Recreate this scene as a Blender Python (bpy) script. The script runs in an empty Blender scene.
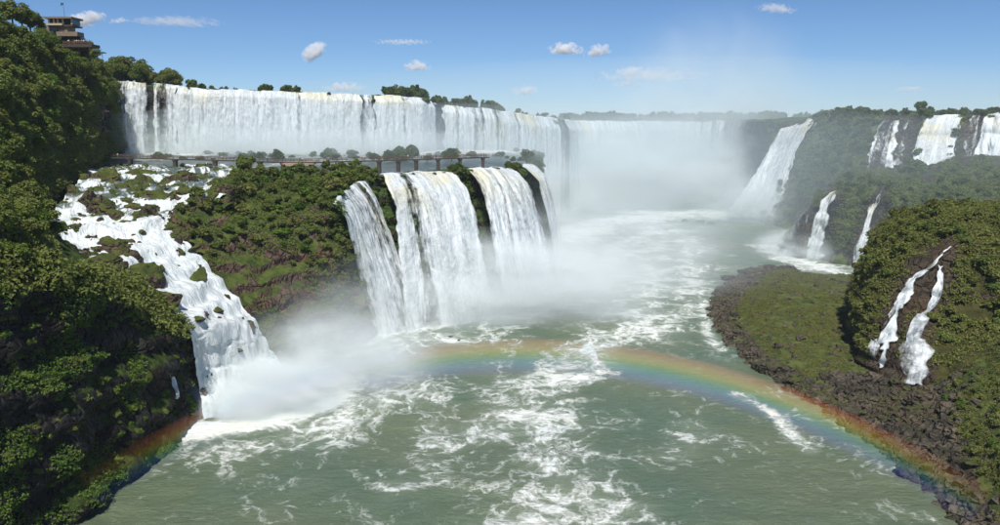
import bpy, bmesh, math, random
import numpy as np
from mathutils import Vector, Matrix

rng = np.random.default_rng(7)
random.seed(7)
sc = bpy.context.scene
col = sc.collection

# ------------------------------------------------------------------ camera, sky, sun, exposure
CAM_H = 70.0
PITCH = math.atan((262.5 - 122.0) / 800.0)
cam_data = bpy.data.cameras.new('camera')
cam = bpy.data.objects.new('camera', cam_data)
col.objects.link(cam)
cam.location = (0, 0, CAM_H)
cam.rotation_euler = (math.pi / 2 - PITCH, 0, 0)
cam_data.sensor_width = 36.0
cam_data.lens = 28.8
cam_data.clip_end = 60000
cam_data.clip_start = 0.5
sc.camera = cam

SUN_EL = math.radians(57.5)
SUN_AZ = math.radians(2.0)          # sun behind the camera, a little to the left
sun_dir = Vector((-math.sin(SUN_AZ) * math.cos(SUN_EL), -math.cos(SUN_AZ) * math.cos(SUN_EL), math.sin(SUN_EL)))
world = bpy.data.worlds.new('World')
sc.world = world
world.use_nodes = True
wn = world.node_tree
wn.nodes.clear()
wo = wn.nodes.new('ShaderNodeOutputWorld')
wb = wn.nodes.new('ShaderNodeBackground')
ws = wn.nodes.new('ShaderNodeTexSky')
ws.sky_type = 'NISHITA'
ws.sun_disc = False
ws.sun_elevation = SUN_EL
ws.sun_rotation = math.pi + SUN_AZ
ws.altitude = 300
ws.air_density = 0.75
ws.dust_density = 0.0
ws.ozone_density = 10.0
wb.inputs['Strength'].default_value = 0.08
wn.links.new(ws.outputs[0], wb.inputs[0])
wn.links.new(wb.outputs[0], wo.inputs[0])

sun_data = bpy.data.lights.new('sun', 'SUN')
sun_data.energy = 4.5
sun_data.angle = math.radians(0.53)
sun_data.color = (1.0, 0.965, 0.91)
sun = bpy.data.objects.new('sun', sun_data)
col.objects.link(sun)
sun.rotation_euler = sun_dir.to_track_quat('Z', 'Y').to_euler()
sun.location = (0, -50, 300)

sc.view_settings.view_transform = 'Standard'
sc.view_settings.look = 'None'
sc.view_settings.exposure = 0.30
sc.view_settings.gamma = 1.0
sc.view_settings.use_curve_mapping = False
sc.render.engine = 'CYCLES'
cy = sc.cycles
cy.max_bounces = 5
cy.diffuse_bounces = 2
cy.glossy_bounces = 2
cy.transmission_bounces = 2
cy.volume_bounces = 3
cy.transparent_max_bounces = 24
cy.volume_step_rate = 1.0
cy.volume_max_steps = 256
cy.use_denoising = True

# ------------------------------------------------------------------ helpers
cp, sp = math.cos(PITCH), math.sin(PITCH)

def ray(px, py):
    t = (262.5 - py) / 800.0
    return (px - 500.0) / 800.0, cp + t * sp, -sp + t * cp

def P(px, py, Y):
    """survey point: bearing and elevation read off the photograph, at world distance Y"""
    a, b, c = ray(px, py)
    s = Y / b
    return (a * s, Y, CAM_H + c * s)

def G(px, py, z=0.0):
    """survey point on a level z"""
    a, b, c = ray(px, py)
    s = (z - CAM_H) / c
    return (a * s, b * s, z)

def project(p):
    p = np.asarray(p, float)
    X, Y, Z = p[..., 0], p[..., 1], p[..., 2] - CAM_H
    D = np.maximum(Y * cp - Z * sp, 1e-3)
    return 500 + 800 * X / D, 262.5 - 800 * (Y * sp + Z * cp) / D, D

_perm = np.random.default_rng(3).permutation(256)
_perm = np.concatenate([_perm, _perm, _perm])
_grad = np.random.default_rng(4).normal(size=(256, 3))
_grad /= np.linalg.norm(_grad, axis=1)[:, None]

def pnoise(p):
    p = np.asarray(p, float)
    i = np.floor(p).astype(int)
    f = p - i
    i &= 255
    w = f * f * f * (f * (f * 6 - 15) + 10)
    out = 0
    for dx in (0, 1):
        for dy in (0, 1):
            for dz in (0, 1):
                h = _perm[_perm[_perm[(i[..., 0] + dx) & 255] + ((i[..., 1] + dy) & 255)] + ((i[..., 2] + dz) & 255)]
                g = _grad[h]
                d = g[..., 0] * (f[..., 0] - dx) + g[..., 1] * (f[..., 1] - dy) + g[..., 2] * (f[..., 2] - dz)
                out = out + d * (w[..., 0] if dx else 1 - w[..., 0]) * (w[..., 1] if dy else 1 - w[..., 1]) * (w[..., 2] if dz else 1 - w[..., 2])
    return out * 1.6

def fbm(p, octv=4, gain=0.5, lac=2.03):
    p = np.asarray(p, float)
    a, s = 1.0, 0
    for k in range(octv):
        s = s + a * pnoise(p + 17.3 * k)
        p = p * lac
        a *= gain
    return s

def sstep(a, b, x):
    t = np.clip((x - a) / (b - a), 0, 1)
    return t * t * (3 - 2 * t)

def resample(ctrl, n, smooth=True, axis=0):
    """(C,...) control points -> n, catmull-rom or linear, spread by index"""
    c = np.asarray(ctrl, float)
    C = len(c)
    x = np.linspace(0, C - 1, n)
    i = np.minimum(x.astype(int), C - 2)
    f = (x - i).reshape((-1,) + (1,) * (c.ndim - 1))
    p1, p2 = c[i], c[i + 1]
    if not smooth or C < 3:
        return p1 * (1 - f) + p2 * f
    p0 = np.where((i > 0).reshape(f.shape), c[np.maximum(i - 1, 0)], 2 * p1 - p2)
    p3 = np.where((i < C - 2).reshape(f.shape), c[np.minimum(i + 2, C - 1)], 2 * p2 - p1)
    return 0.5 * ((2 * p1) + (-p0 + p2) * f + (2 * p0 - 5 * p1 + 4 * p2 - p3) * f ** 2 + (-p0 + 3 * p1 - 3 * p2 + p3) * f ** 3)

def by_length(line, n):
    """re-space a fine polyline evenly by length; returns points"""
    d = np.linalg.norm(np.diff(line, axis=0), axis=1)
    L = np.concatenate([[0], np.cumsum(d)])
    x = np.linspace(0, L[-1], n)
    return np.stack([np.interp(x, L, line[:, k]) for k in range(3)], 1)

def grid_normals(V):
    du = np.gradient(V, axis=1)
    dv = np.gradient(V, axis=0)
    n = np.cross(du, dv)
    return n / np.maximum(np.linalg.norm(n, axis=2)[..., None], 1e-9)

def loft(rows, nu, nv, smooth_v=False, lin=False, cap=80.0, want_rows=False):
    """rows: list of R polylines with the same number of points -> (nv,nu,3)"""
    R = np.stack([resample(r, nu, not lin) for r in rows])
    if lin:
        for _ in range(4):
            R[:, 1:-1] = (R[:, :-2] + 2 * R[:, 1:-1] + R[:, 2:]) / 4
    if smooth_v:
        return resample(R, nv)
    seg = np.minimum(np.linalg.norm(np.diff(R, axis=0), axis=2).mean(1), cap)
    w = np.concatenate([[0], np.cumsum(seg)])
    x = np.linspace(0, w[-1], nv)
    i = np.clip(np.searchsorted(w, x, side='right') - 1, 0, len(rows) - 2)
    f = ((x - w[i]) / seg[i])[:, None, None]
    V = R[i] * (1 - f) + R[i + 1] * f
    for _ in range(2):
        V[1:-1] = (V[:-2] + 2 * V[1:-1] + V[2:]) / 4
    if want_rows:
        return V, i + f[:, 0, 0]
    return V

def new_mesh(name, verts, faces, smooth=False):
    """faces: (F,k) int array"""
    me = bpy.data.meshes.new(name)
    verts = np.ascontiguousarray(verts, np.float32)
    faces = np.ascontiguousarray(faces, np.int32)
    F, k = faces.shape
    me.vertices.add(len(verts))
    me.vertices.foreach_set('co', verts.ravel())
    me.loops.add(F * k)
    me.loops.foreach_set('vertex_index', faces.ravel())
    me.polygons.add(F)
    me.polygons.foreach_set('loop_start', np.arange(0, F * k, k, dtype=np.int32))
    me.polygons.foreach_set('use_smooth', np.full(F, smooth, bool))
    me.update(calc_edges=True)
    return me

def grid_faces(nv, nu):
    a = np.arange(nv * nu).reshape(nv, nu)
    return np.stack([a[:-1, :-1], a[:-1, 1:], a[1:, 1:], a[1:, :-1]], -1).reshape(-1, 4)

def grid_mesh(name, V, uv=None, attrs=None, smooth=True):
    nv, nu, _ = V.shape
    f = grid_faces(nv, nu)
    me = new_mesh(name, V.reshape(-1, 3), f, smooth)
    if uv is not None:
        l = me.uv_layers.new(name='UVMap')
        l.data.foreach_set('uv', uv.reshape(-1, 2)[f.ravel()].astype(np.float32).ravel())
    for k, a in (attrs or {}).items():
        at = me.attributes.new(k, 'FLOAT', 'POINT')
        at.data.foreach_set('value', np.ascontiguousarray(a, np.float32).ravel())
    return me

def put(name, me, mat=None, parent=None, loc=None):
    o = bpy.data.objects.new(name, me)
    col.objects.link(o)
    if me is not None and mat is not None:
        me.materials.append(mat)
    if parent is not None:
        o.parent = parent
    if loc is not None:
        o.location = loc
    return o

def tag(o, label=None, cat=None, group=None, kind=None):
    if label: o['label'] = label
    if cat: o['category'] = cat
    if group: o['group'] = group
    if kind: o['kind'] = kind
    return o

def copy_tree(o, parent=None):
    c = o.copy()
    col.objects.link(c)
    c.parent = parent
    for ch in list(o.children):
        copy_tree(ch, c)
    return c

# ------------------------------------------------------------------ materials
class NT:
    def __init__(s, name):
        s.m = bpy.data.materials.new(name)
        s.m.use_nodes = True
        s.t = s.m.node_tree
        s.t.nodes.clear()
        s.out = s.t.nodes.new('ShaderNodeOutputMaterial')
    def n(s, typ, ins=None, **props):
        nd = s.t.nodes.new('ShaderNode' + typ)
        for k, v in props.items():
            setattr(nd, k, v)
        for k, v in (ins or {}).items():
            s.set(nd.inputs[k], v)
        return nd
    def set(s, sock, v):
        if isinstance(v, bpy.types.NodeSocket):
            s.t.links.new(v, sock)
        elif isinstance(v, bpy.types.Node):
            s.t.links.new(v.outputs[0], sock)
        else:
            if hasattr(sock.default_value, '__len__') and not hasattr(v, '__len__'):
                v = (v,) * len(sock.default_value)
            if hasattr(v, '__len__') and len(v) == 3 and len(sock.default_value) == 4:
                v = (*v, 1.0)
            sock.default_value = v
    def math(s, op, a, b=0.0, c=0.0, clamp=False):
        nd = s.n('Math', operation=op, use_clamp=clamp)
        s.set(nd.inputs[0], a); s.set(nd.inputs[1], b); s.set(nd.inputs[2], c)
        return nd.outputs[0]
    def ramp(s, x, a, b, lo=0.0, hi=1.0):
        nd = s.n('MapRange', interpolation_type='SMOOTHSTEP')
        s.set(nd.inputs['Value'], x)
        s.set(nd.inputs['From Min'], a); s.set(nd.inputs['From Max'], b)
        s.set(nd.inputs['To Min'], lo); s.set(nd.inputs['To Max'], hi)
        return nd.outputs[0]
    def mix(s, f, a, b):
        nd = s.n('Mix', data_type='RGBA')
        s.set(nd.inputs[0], f); s.set(nd.inputs[6], a); s.set(nd.inputs[7], b)
        return nd.outputs[2]
    def noise(s, vec, scale, detail=4, rough=0.55, dist=0.0, out=0):
        nd = s.n('TexNoise', {'Scale': scale, 'Detail': detail, 'Roughness': rough, 'Distortion': dist})
        if vec is not None:
            s.set(nd.inputs['Vector'], vec)
        return nd.outputs[out]
    def mapping(s, vec, scale=(1, 1, 1), loc=(0, 0, 0)):
        nd = s.n('Mapping')
        s.set(nd.inputs['Vector'], vec)
        nd.inputs['Scale'].default_value = scale
        nd.inputs['Location'].default_value = loc
        return nd.outputs[0]
    def pos(s):
        return s.n('NewGeometry').outputs['Position']
    def attr(s, name):
        return s.n('Attribute', attribute_name=name).outputs['Fac']
    def bump(s, h, strength=0.5, dist=0.3, normal=None):
        nd = s.n('Bump', {'Strength': strength, 'Distance': dist, 'Height': h})
        if normal is not None:
            s.set(nd.inputs['Normal'], normal)
        return nd.outputs[0]
    def surf(s, sh):
        s.t.links.new(sh.outputs[0] if isinstance(sh, bpy.types.Node) else sh, s.out.inputs['Surface'])
        return s.m

def mat_plain(name, c, rough=0.7, var=0.15):
    n = NT(name)
    x = n.noise(n.n('TexCoord').outputs['Object'], 3.0, 4)
    cc = n.mix(n.ramp(x, 0.3, 0.7), tuple(v * (1 - var) for v in c), tuple(min(1, v * (1 + var)) for v in c))
    return n.surf(n.n('BsdfPrincipled', {'Base Color': cc, 'Roughness': rough}))

def mat_rock(name, dark, light, green1, green2, moss=0.5, red=(0.11, 0.062, 0.038), attr=False, tint=False):
    """basalt with ledges, moss and low plants on what faces up"""
    n = NT(name)
    p = n.pos()
    st = n.noise(n.mapping(p, (0.06, 0.06, 0.55)), 1.0, 5, 0.6)
    fine = n.noise(p, 0.9, 6, 0.65)
    big = n.noise(p, 0.07, 4, 0.6)
    rock = n.mix(n.ramp(st, 0.35, 0.65), dark, light)
    rock = n.mix(n.ramp(fine, 0.45, 0.75, 0, 0.6), rock, tuple(v * 0.45 for v in dark))
    rock = n.mix(n.ramp(big, 0.52, 0.66, 0, 0.75), rock, red)
    g = n.mix(n.ramp(n.noise(p, 0.35, 5), 0.35, 0.65), green1, green2)
    nz = n.n('SeparateXYZ', {0: n.n('NewGeometry').outputs['Normal']}).outputs[2]
    cover = n.math('ADD', n.math('MULTIPLY', nz, 0.5), n.math('ADD', n.math('MULTIPLY', big, 0.55), n.math('MULTIPLY', fine, 0.35)))
    if attr:
        cover = n.math('ADD', cover, n.attr('cover'))
    f = n.ramp(cover, 0.92 - moss * 0.7, 1.02 - moss * 0.7)
    c = n.mix(f, rock, g)
    wp = n.n('VectorMath', {0: p, 1: n.n('VectorMath', {0: n.noise(p, 0.3, 3, out=1), 1: (2.0, 2.0, 1.2)}, operation='MULTIPLY').outputs[0]}, operation='ADD').outputs[0]
    ck = n.n('TexVoronoi', {'Vector': n.mapping(wp, (1.0, 1.0, 0.75)), 'Scale': 0.42}, feature='DISTANCE_TO_EDGE').outputs['Distance']
    blk = n.n('TexVoronoi', {'Vector': n.mapping(wp, (1.0, 1.0, 0.75)), 'Scale': 0.42}, feature='F1').outputs['Color']
    rock = n.mix(0.35, rock, n.mix(n.n('SeparateXYZ', {0: blk}).outputs[0], tuple(v * 0.6 for v in dark), light))
    if tint:
        rock = n.mix(n.ramp(n.n('ObjectInfo').outputs['Random'], 0.0, 1.0, 0.0, 0.5), rock, tuple(v * 0.4 for v in dark))
    c = n.mix(f, rock, g)
    h = n.math('ADD', n.math('ADD', n.math('MULTIPLY', st, 0.8), fine), n.math('MULTIPLY', n.ramp(ck, 0.0, 0.16), n.math('MULTIPLY_ADD', f, -0.9, 0.9)))
    b = n.bump(h, 0.9, 0.9)
    return n.surf(n.n('BsdfPrincipled', {'Base Color': c, 'Roughness': n.math('MULTIPLY_ADD', f, 0.3, 0.55), 'Normal': b, 'Specular IOR Level': 0.12}))

def mat_leaf(name, c1, c2, c3=None, trans=0.25):
    n = NT(name)
    r = n.n('ObjectInfo').outputs['Random']
    x = n.noise(n.pos(), 0.22, 3)
    fine = n.noise(n.pos(), 1.1, 3)
    c = n.mix(r, c1, c2)
    r2 = n.math('FRACT', n.math('MULTIPLY', r, 7.31))
    c = n.mix(n.ramp(r2, 0.45, 1.0, 0.0, 0.75), c, tuple(a_ * b_ for a_, b_ in zip(c3 or c2, (1.15, 0.98, 0.9))))
    c = n.mix(n.ramp(r2, 0.0, 0.35, 0.5, 0.0), c, tuple(v * 0.62 for v in c1))
    c = n.mix(n.ramp(x, 0.4, 0.66, 0, 0.7), c, c3 or c2)
    c = n.mix(n.ramp(fine, 0.35, 0.7, 0, 0.5), c, tuple(v * 0.7 for v in c1))
    d = n.n('BsdfPrincipled', {'Base Color': c, 'Roughness': 0.55, 'Specular IOR Level': 0.25})
    tr = n.n('BsdfTranslucent', {'Color': n.mix(0.5, c, (0.10, 0.13, 0.015))})
    m = n.n('MixShader', {0: trans})
    n.t.links.new(d.outputs[0], m.inputs[1]); n.t.links.new(tr.outputs[0], m.inputs[2])
    return n.surf(m)

def mat_fall(name, cream=0.3):
    """falling white water: long streaks, thin places let the rock through"""
    n = NT(name)
    uv = n.n('UVMap', uv_map='UVMap').outputs[0]
    warp = n.n('VectorMath', {0: n.noise(n.mapping(uv, (0.12, 0.05, 1)), 1.0, 3, out=1), 1: (1.6, 0.0, 0.0)}, operation='MULTIPLY').outputs[0]
    uvw = n.n('VectorMath', {0: uv, 1: warp}, operation='ADD').outputs[0]
    s1 = n.noise(n.mapping(uvw, (0.33, 0.045, 1)), 1.0, 5, 0.6)
    s2 = n.noise(n.mapping(uvw, (1.1, 0.17, 1), (31, 7, 0)), 1.0, 5, 0.65)
    s3 = n.noise(n.mapping(uvw, (0.5, 0.35, 1), (3, 51, 0)), 1.0, 6, 0.7)
    s = n.math('ADD', n.math('MULTIPLY', s1, 0.45), n.math('ADD', n.math('MULTIPLY', s2, 0.27), n.math('MULTIPLY', s3, 0.28)))
    dens = n.attr('dens')
    a = n.ramp(n.math('ADD', s, n.math('MULTIPLY_ADD', dens, 0.66, -0.44)), 0.38, 0.60)
    crest = n.attr('crest')
    c = n.mix(n.ramp(s, 0.36, 0.62), (0.44, 0.50, 0.51), (0.74, 0.77, 0.77))
    c = n.mix(n.math('MULTIPLY', crest, n.ramp(n.noise(n.mapping(uv, (0.035, 0.05, 1), (9, 0, 0)), 1.0, 3), 0.48, 0.62, 0, cream)), c, (0.66, 0.60, 0.36))
    h = n.math('ADD', n.math('MULTIPLY', s1, 1.0), n.math('ADD', n.math('MULTIPLY', s2, 0.5), n.math('MULTIPLY', s3, 0.9)))
    b = n.bump(h, 0.6, 1.5)
    d = n.n('BsdfPrincipled', {'Base Color': c, 'Roughness': 0.6, 'Normal': b, 'Specular IOR Level': 0.2})
    tr = n.n('BsdfTransparent')
    m = n.n('MixShader', {0: a})
    n.t.links.new(tr.outputs[0], m.inputs[1]); n.t.links.new(d.outputs[0], m.inputs[2])
    return n.surf(m)

def mat_rapids(name):
    n = NT(name)
    uv = n.n('UVMap', uv_map='UVMap').outputs[0]
    p = n.pos()
    warp = n.n('VectorMath', {0: n.noise(n.mapping(uv, (0.15, 0.1, 1)), 1.0, 3, out=1), 1: (4.0, 4.0, 0.0)}, operation='MULTIPLY').outputs[0]
    uvw = n.n('VectorMath', {0: uv, 1: warp}, operation='ADD').outputs[0]
    s1 = n.noise(n.mapping(uvw, (0.30, 0.07, 1)), 1.0, 6, 0.62)
    s2 = n.noise(n.mapping(uvw, (1.1, 0.28, 1), (5, 9, 0)), 1.0, 5, 0.65)
    s = n.math('ADD', n.math('MULTIPLY', s1, 0.6), n.math('MULTIPLY', s2, 0.4))
    f = n.ramp(n.math('ADD', s, n.attr('foam')), 0.92, 1.10)
    c = n.mix(f, (0.10, 0.13, 0.115), n.mix(n.ramp(s, 0.4, 0.62), (0.56, 0.62, 0.61), (0.78, 0.80, 0.79)))
    b = n.bump(n.math('ADD', s1, n.math('MULTIPLY', s2, 0.7)), 0.9, 1.3)
    d = n.n('BsdfPrincipled', {'Base Color': c, 'Roughness': n.ramp(f, 0, 1, 0.12, 0.6), 'Normal': b, 'IOR': 1.33})
    return n.surf(d)

RV0, RV1 = 1.04, 1.52
def mat_river(name, deep=(0.084, 0.130, 0.084), silt=(0.120, 0.148, 0.086)):
    n = NT(name)
    p = n.pos()
    w1 = n.n('VectorMath', {0: n.noise(p, 0.035, 3, out=1), 1: (16, 16, 0)}, operation='MULTIPLY').outputs[0]
    p1 = n.n('VectorMath', {0: p, 1: w1}, operation='ADD').outputs[0]
    w2 = n.n('VectorMath', {0: n.noise(p1, 0.12, 3, out=1), 1: (4, 4, 0)}, operation='MULTIPLY').outputs[0]
    p2 = n.n('VectorMath', {0: p1, 1: w2}, operation='ADD').outputs[0]
    fo = n.attr('foam')
    def ridge(vec, scale, seed, k):
        x = n.noise(n.mapping(vec, (1.0, 0.85, 1), (seed, seed * 2, 0)), scale, 3, 0.55)
        return n.math('POWER', n.ramp(n.math('ABSOLUTE', n.math('SUBTRACT', x, 0.5)), 0.0, k, 1.0, 0.0), 1.5)
    p3 = n.n('VectorMath', {0: p2, 1: n.n('VectorMath', {0: n.noise(p, 0.45, 4, 0.6, out=1), 1: (3.0, 3.0, 0)}, operation='MULTIPLY').outputs[0]}, operation='ADD').outputs[0]
    r1, r2, r3 = ridge(p2, 0.07, 3.1, 0.13), ridge(p2, 0.20, 8.7, 0.12), ridge(p3, 0.55, 5.3, 0.14)
    lines = n.math('ADD', n.math('MULTIPLY', r1, 0.42), n.math('ADD', n.math('MULTIPLY', r2, 0.33), n.math('MULTIPLY', r3, 0.25)))
    patch = n.noise(p2, 0.06, 4, 0.6)
    fine = n.noise(p3, 1.4, 5, 0.7)
    a = n.math('ADD', n.math('MULTIPLY', lines, 0.60), n.math('ADD', n.math('MULTIPLY', patch, 0.62), n.math('MULTIPLY', fine, 0.34)))
    f = n.ramp(n.math('ADD', a, fo), RV0, RV1, 0.0, 0.86)
    body = n.mix(n.ramp(n.noise(p1, 0.02, 4), 0.35, 0.65), deep, silt)
    body = n.mix(n.ramp(n.math('ADD', n.math('MULTIPLY', patch, 0.6), fo), 0.42, 0.95, 0.0, 0.7), body, (0.24, 0.28, 0.21))
    c = n.mix(f, body, (0.80, 0.82, 0.78))
    wv = n.noise(n.mapping(p, (0.8, 1.5, 1)), 0.42, 7, 0.66)
    b = n.bump(n.math('ADD', wv, n.math('MULTIPLY', f, 0.25)), 0.75, 1.3)
    d = n.n('BsdfPrincipled', {'Base Color': c, 'Roughness': n.ramp(f, 0, 1, 0.28, 0.65), 'Normal': b, 'IOR': 1.33})
    return n.surf(d)

def mat_mist(name, dens, scale=2.2, thr=(0.30, 0.66), colr=(0.90, 0.955, 0.955), offset=0.0, soft=1.0):
    n = NT(name)
    o = n.n('TexCoord').outputs['Object']
    r = n.n('VectorMath', {0: o}, operation='LENGTH').outputs['Value']
    fall = n.ramp(r, 0.15, 1.0, 1.0, 0.0)
    x = n.noise(n.mapping(o, (1, 1, 1), (offset, offset * 1.7, 0)), scale, 4, 0.6, 0.4)
    d = n.math('MULTIPLY', n.math('MULTIPLY', fall, n.ramp(x, thr[0], thr[1], 0.12, 1.0)), dens)
    v = n.n('VolumePrincipled', {'Color': colr, 'Density': d, 'Anisotropy': -0.35})
    n.t.links.new(v.outputs[0], n.out.inputs['Volume'])
    return n.m

M_ROCK_DARK = mat_rock('near_cliff_rock', (0.010, 0.010, 0.009), (0.040, 0.036, 0.032), (0.022, 0.036, 0.008), (0.050, 0.075, 0.015), 0.33, (0.038, 0.026, 0.019))
M_ROCK = mat_rock('basalt', (0.035, 0.029, 0.024), (0.10, 0.075, 0.055), (0.035, 0.055, 0.014), (0.075, 0.095, 0.025), 0.62)
M_ROCK_RIGHT = mat_rock('plateau_rock', (0.022, 0.022, 0.020), (0.07, 0.058, 0.045), (0.050, 0.078, 0.022), (0.095, 0.115, 0.034), 0.66, attr=True)
M_ROCK_BLUFF = mat_rock('bluff_rock', (0.050, 0.036, 0.028), (0.15, 0.10, 0.07), (0.040, 0.062, 0.014), (0.085, 0.105, 0.025), 0.30, (0.17, 0.090, 0.056))
M_ROCK_WET = mat_rock('wet_basalt', (0.022, 0.022, 0.020), (0.06, 0.055, 0.048), (0.030, 0.055, 0.016), (0.055, 0.085, 0.025), 0.45)
M_OLIVE = mat_rock('olive_mound', (0.035, 0.028, 0.020), (0.09, 0.068, 0.045), (0.040, 0.042, 0.012), (0.070, 0.064, 0.020), 0.40, attr=True)
M_SHORE = mat_rock('shore_ground', (0.038, 0.034, 0.026), (0.105, 0.086, 0.060), (0.045, 0.062, 0.016), (0.100, 0.115, 0.030), 0.60, attr=True)
M_SOIL = mat_rock('forest_floor', (0.015, 0.017, 0.008), (0.035, 0.035, 0.018), (0.020, 0.034, 0.009), (0.040, 0.060, 0.014), 0.8)
M_BOULDER = mat_rock('boulder_rock', (0.046, 0.041, 0.033), (0.150, 0.122, 0.088), (0.05, 0.062, 0.018), (0.07, 0.082, 0.024), 0.02, (0.105, 0.078, 0.050), tint=True)
M_MOSSY = mat_rock('mossy_boulder_rock', (0.045, 0.036, 0.030), (0.13, 0.090, 0.062), (0.045, 0.060, 0.014), (0.085, 0.100, 0.022), 0.40)
M_LEAF_JUNGLE = mat_leaf('jungle_leaves', (0.101, 0.160, 0.028), (0.157, 0.200, 0.037), (0.185, 0.200, 0.057), 0.36)
M_LEAF_HILL_LIFTED = mat_leaf('hillside_leaves_lifted', (0.132, 0.198, 0.033), (0.182, 0.230, 0.044), (0.198, 0.224, 0.061), 0.40)  # jungle leaf colours lightened, standing in for sun this slope misses
M_LEAF_BRIGHT = mat_leaf('bright_leaves', (0.079, 0.159, 0.018), (0.121, 0.195, 0.024), (0.158, 0.212, 0.029), 0.3)
M_LEAF_OLIVE = mat_leaf('olive_leaves', (0.131, 0.144, 0.030), (0.184, 0.186, 0.048), (0.152, 0.192, 0.038))
M_LEAF_FAR = mat_leaf('far_leaves', (0.064, 0.115, 0.026), (0.105, 0.156, 0.035), (0.132, 0.160, 0.044))
M_GRASS = mat_leaf('grass_blades', (0.098, 0.144, 0.026), (0.149, 0.181, 0.038), (0.190, 0.175, 0.060), 0.2)
M_BARK = mat_plain('bark', (0.09, 0.07, 0.05), 0.9, 0.4)
M_FALL = mat_fall('white_water', 0.75)
M_FALL_THIN = mat_fall('thin_white_water', 0.1)
M_RAPIDS = mat_rapids('rapids_water')
M_RIVER = mat_river('river_water')
M_TERRACE = mat_river('terrace_water', (0.06, 0.085, 0.085), (0.09, 0.11, 0.10))

# ------------------------------------------------------------------ terrain
def seg_dist(px, py, pts):
    d = np.full(px.shape, 1e9)
    for (ax, ay), (bx, by) in zip(pts[:-1], pts[1:]):
        t = np.clip(((px - ax) * (bx - ax) + (py - ay) * (by - ay)) / ((bx - ax) ** 2 + (by - ay) ** 2), 0, 1)
        d = np.minimum(d, np.hypot(px - ax - t * (bx - ax), py - ay - t * (by - ay)))
    return d
RF = [[(893, 120), (878, 168)], [(946, 116), (928, 174)], [(976, 118), (966, 158)], [(1004, 113), (998, 160)], [(908, 122), (898, 166)], [(800, 121), (785, 150), (750, 216)], [(834, 193), (812, 264)], [(810, 210), (790, 258)], [(876, 205), (866, 236), (860, 277)], [(881, 192), (879, 204)]]
def off_right(px, py):
    d = np.full(np.shape(px), 1e9)
    for l in RF:
        d = np.minimum(d, seg_dist(px, py, l))
    return d
def off_fall(px, py, r=11):
    return (seg_dist(px, py, [(948, 250), (918, 278), (895, 318), (882, 380)]) > r) * (seg_dist(px, py, [(942, 266), (930, 300), (915, 345), (918, 390)]) > r)
LAND = {}
ROWS = {}

def terrain(key, name, label, rows, nu, nv, mat, amp=2.0, freq=0.06, ledge=0.0, ledge_h=7.0, keep0=False, lin=False, cap=80.0):
    V, ROWS[key] = loft(rows, nu, nv, False, lin, cap, True)
    N = grid_normals(V)
    d = amp * fbm(V * freq, 5, 0.5)
    wall = 1 - np.clip(N[..., 2], 0, 1)
    if ledge:
        zz = V[..., 2] + 3.0 * fbm(V * 0.035 + 9, 3)
        q = zz / ledge_h
        fr = q - np.floor(q)
        d += wall * ledge * (0.5 - sstep(0.0, 1.0, fr)) * 1.3
        blk = np.floor(V / np.array([5.0, 5.0, 4.0]) + 0.35 * fbm(V * 0.15, 2)[..., None])
        d += wall * ledge * 0.5 * pnoise(blk * 0.77 + 0.31)
        blk2 = np.floor(V / np.array([2.1, 2.1, 1.7]) + 0.35 * fbm(V * 0.3 + 4, 2)[..., None])
        d += wall * ledge * 0.28 * pnoise(blk2 * 0.71 + 0.17)
    if keep0:
        d[0] = 0
    V = V + N * d[..., None]
    attrs = None
    if key == 'shore':
        qx, qy, _ = project(V)
        rr = ROWS[key][:, None] + 0.75 * fbm(V * 0.10 + 3, 4)
        rocky = np.maximum(1 - sstep(0.8, 1.5, rr), sstep(835, 870, qx + 12 * fbm(V * 0.1, 2)) * (1 - sstep(935, 965, qx - 0.35 * (qy - 400))) * sstep(366, 384, qy))
        attrs = {'cover': 0.12 - 1.0 * rocky}
        V[..., 2] += rocky * 0.5 * fbm(V * 0.35, 3)
    if key in ('mound', 'rplateau', 'shelf'):
        qx, qy, _ = project(V)
        jit = 7 * fbm(V * 0.15 + 6, 3)
        if key == 'mound':
            bare = 1 - np.where(off_fall(qx + jit, qy, 17), 1.0, 0.0)
        else:
            bare = 1 - sstep(8, 24, off_right(qx, qy) + jit)
        attrs = {'cover': 0.06 - 0.5 * bare}
    o = put(name, grid_mesh(name, V, attrs=attrs, smooth=True), mat)
    tag(o, label, kind='structure')
    LAND[key] = V
    return V

# left: the steep jungle hill and the dark cliff it ends in
hill_water = [(-84, 30, -3), (-80, 100, -3), (-75.5, 131, -3), (-73.5, 155, -3), (-70.5, 176, -3), (-80, 188, 8), (-96, 193, 28), (-112, 200, 36), (-132, 236, 42), (-160, 322, 46), (-190, 405, 50), (-207, 432, 55)]
hill_top = [(-90, 30, 50), (-86, 100, 47), (-81, 136, 43.5), (-78.5, 158, 36), (-72.5, 177, 23), (-84, 184, 30), (-98, 184, 39.5), (-113, 192, 42), (-134, 238, 49.5), (-162, 326, 52), (-192, 410, 60), (-210, 436, 74)]
hill_mid = [(-118, 30, 70), (-112, 100, 68), (-104, 130, 62), (-100, 152, 56), (-100, 165, 51), (-106, 172, 52), (-114, 182, 55), (-126, 204, 60), (-145, 255, 66), (-170, 338, 70), (-198, 418, 72), (-214, 440, 84)]
hill_ridge = [(-160, 30, 92), (-155, 110, 96), (-153, 150, 98), (-153, 180, 98), (-154, 205, 97), (-156, 228, 96), (-158, 250, 95), (-161, 275, 95), (-168, 310, 95), (-182, 368, 90), (-207, 436, 86), (-222, 452, 86)]
hill_back = [(x - 90, y + 30, z + 3) for x, y, z in hill_ridge]
hill_far = [(x - 500, y + 60, z) for x, y, z in hill_ridge]
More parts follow.
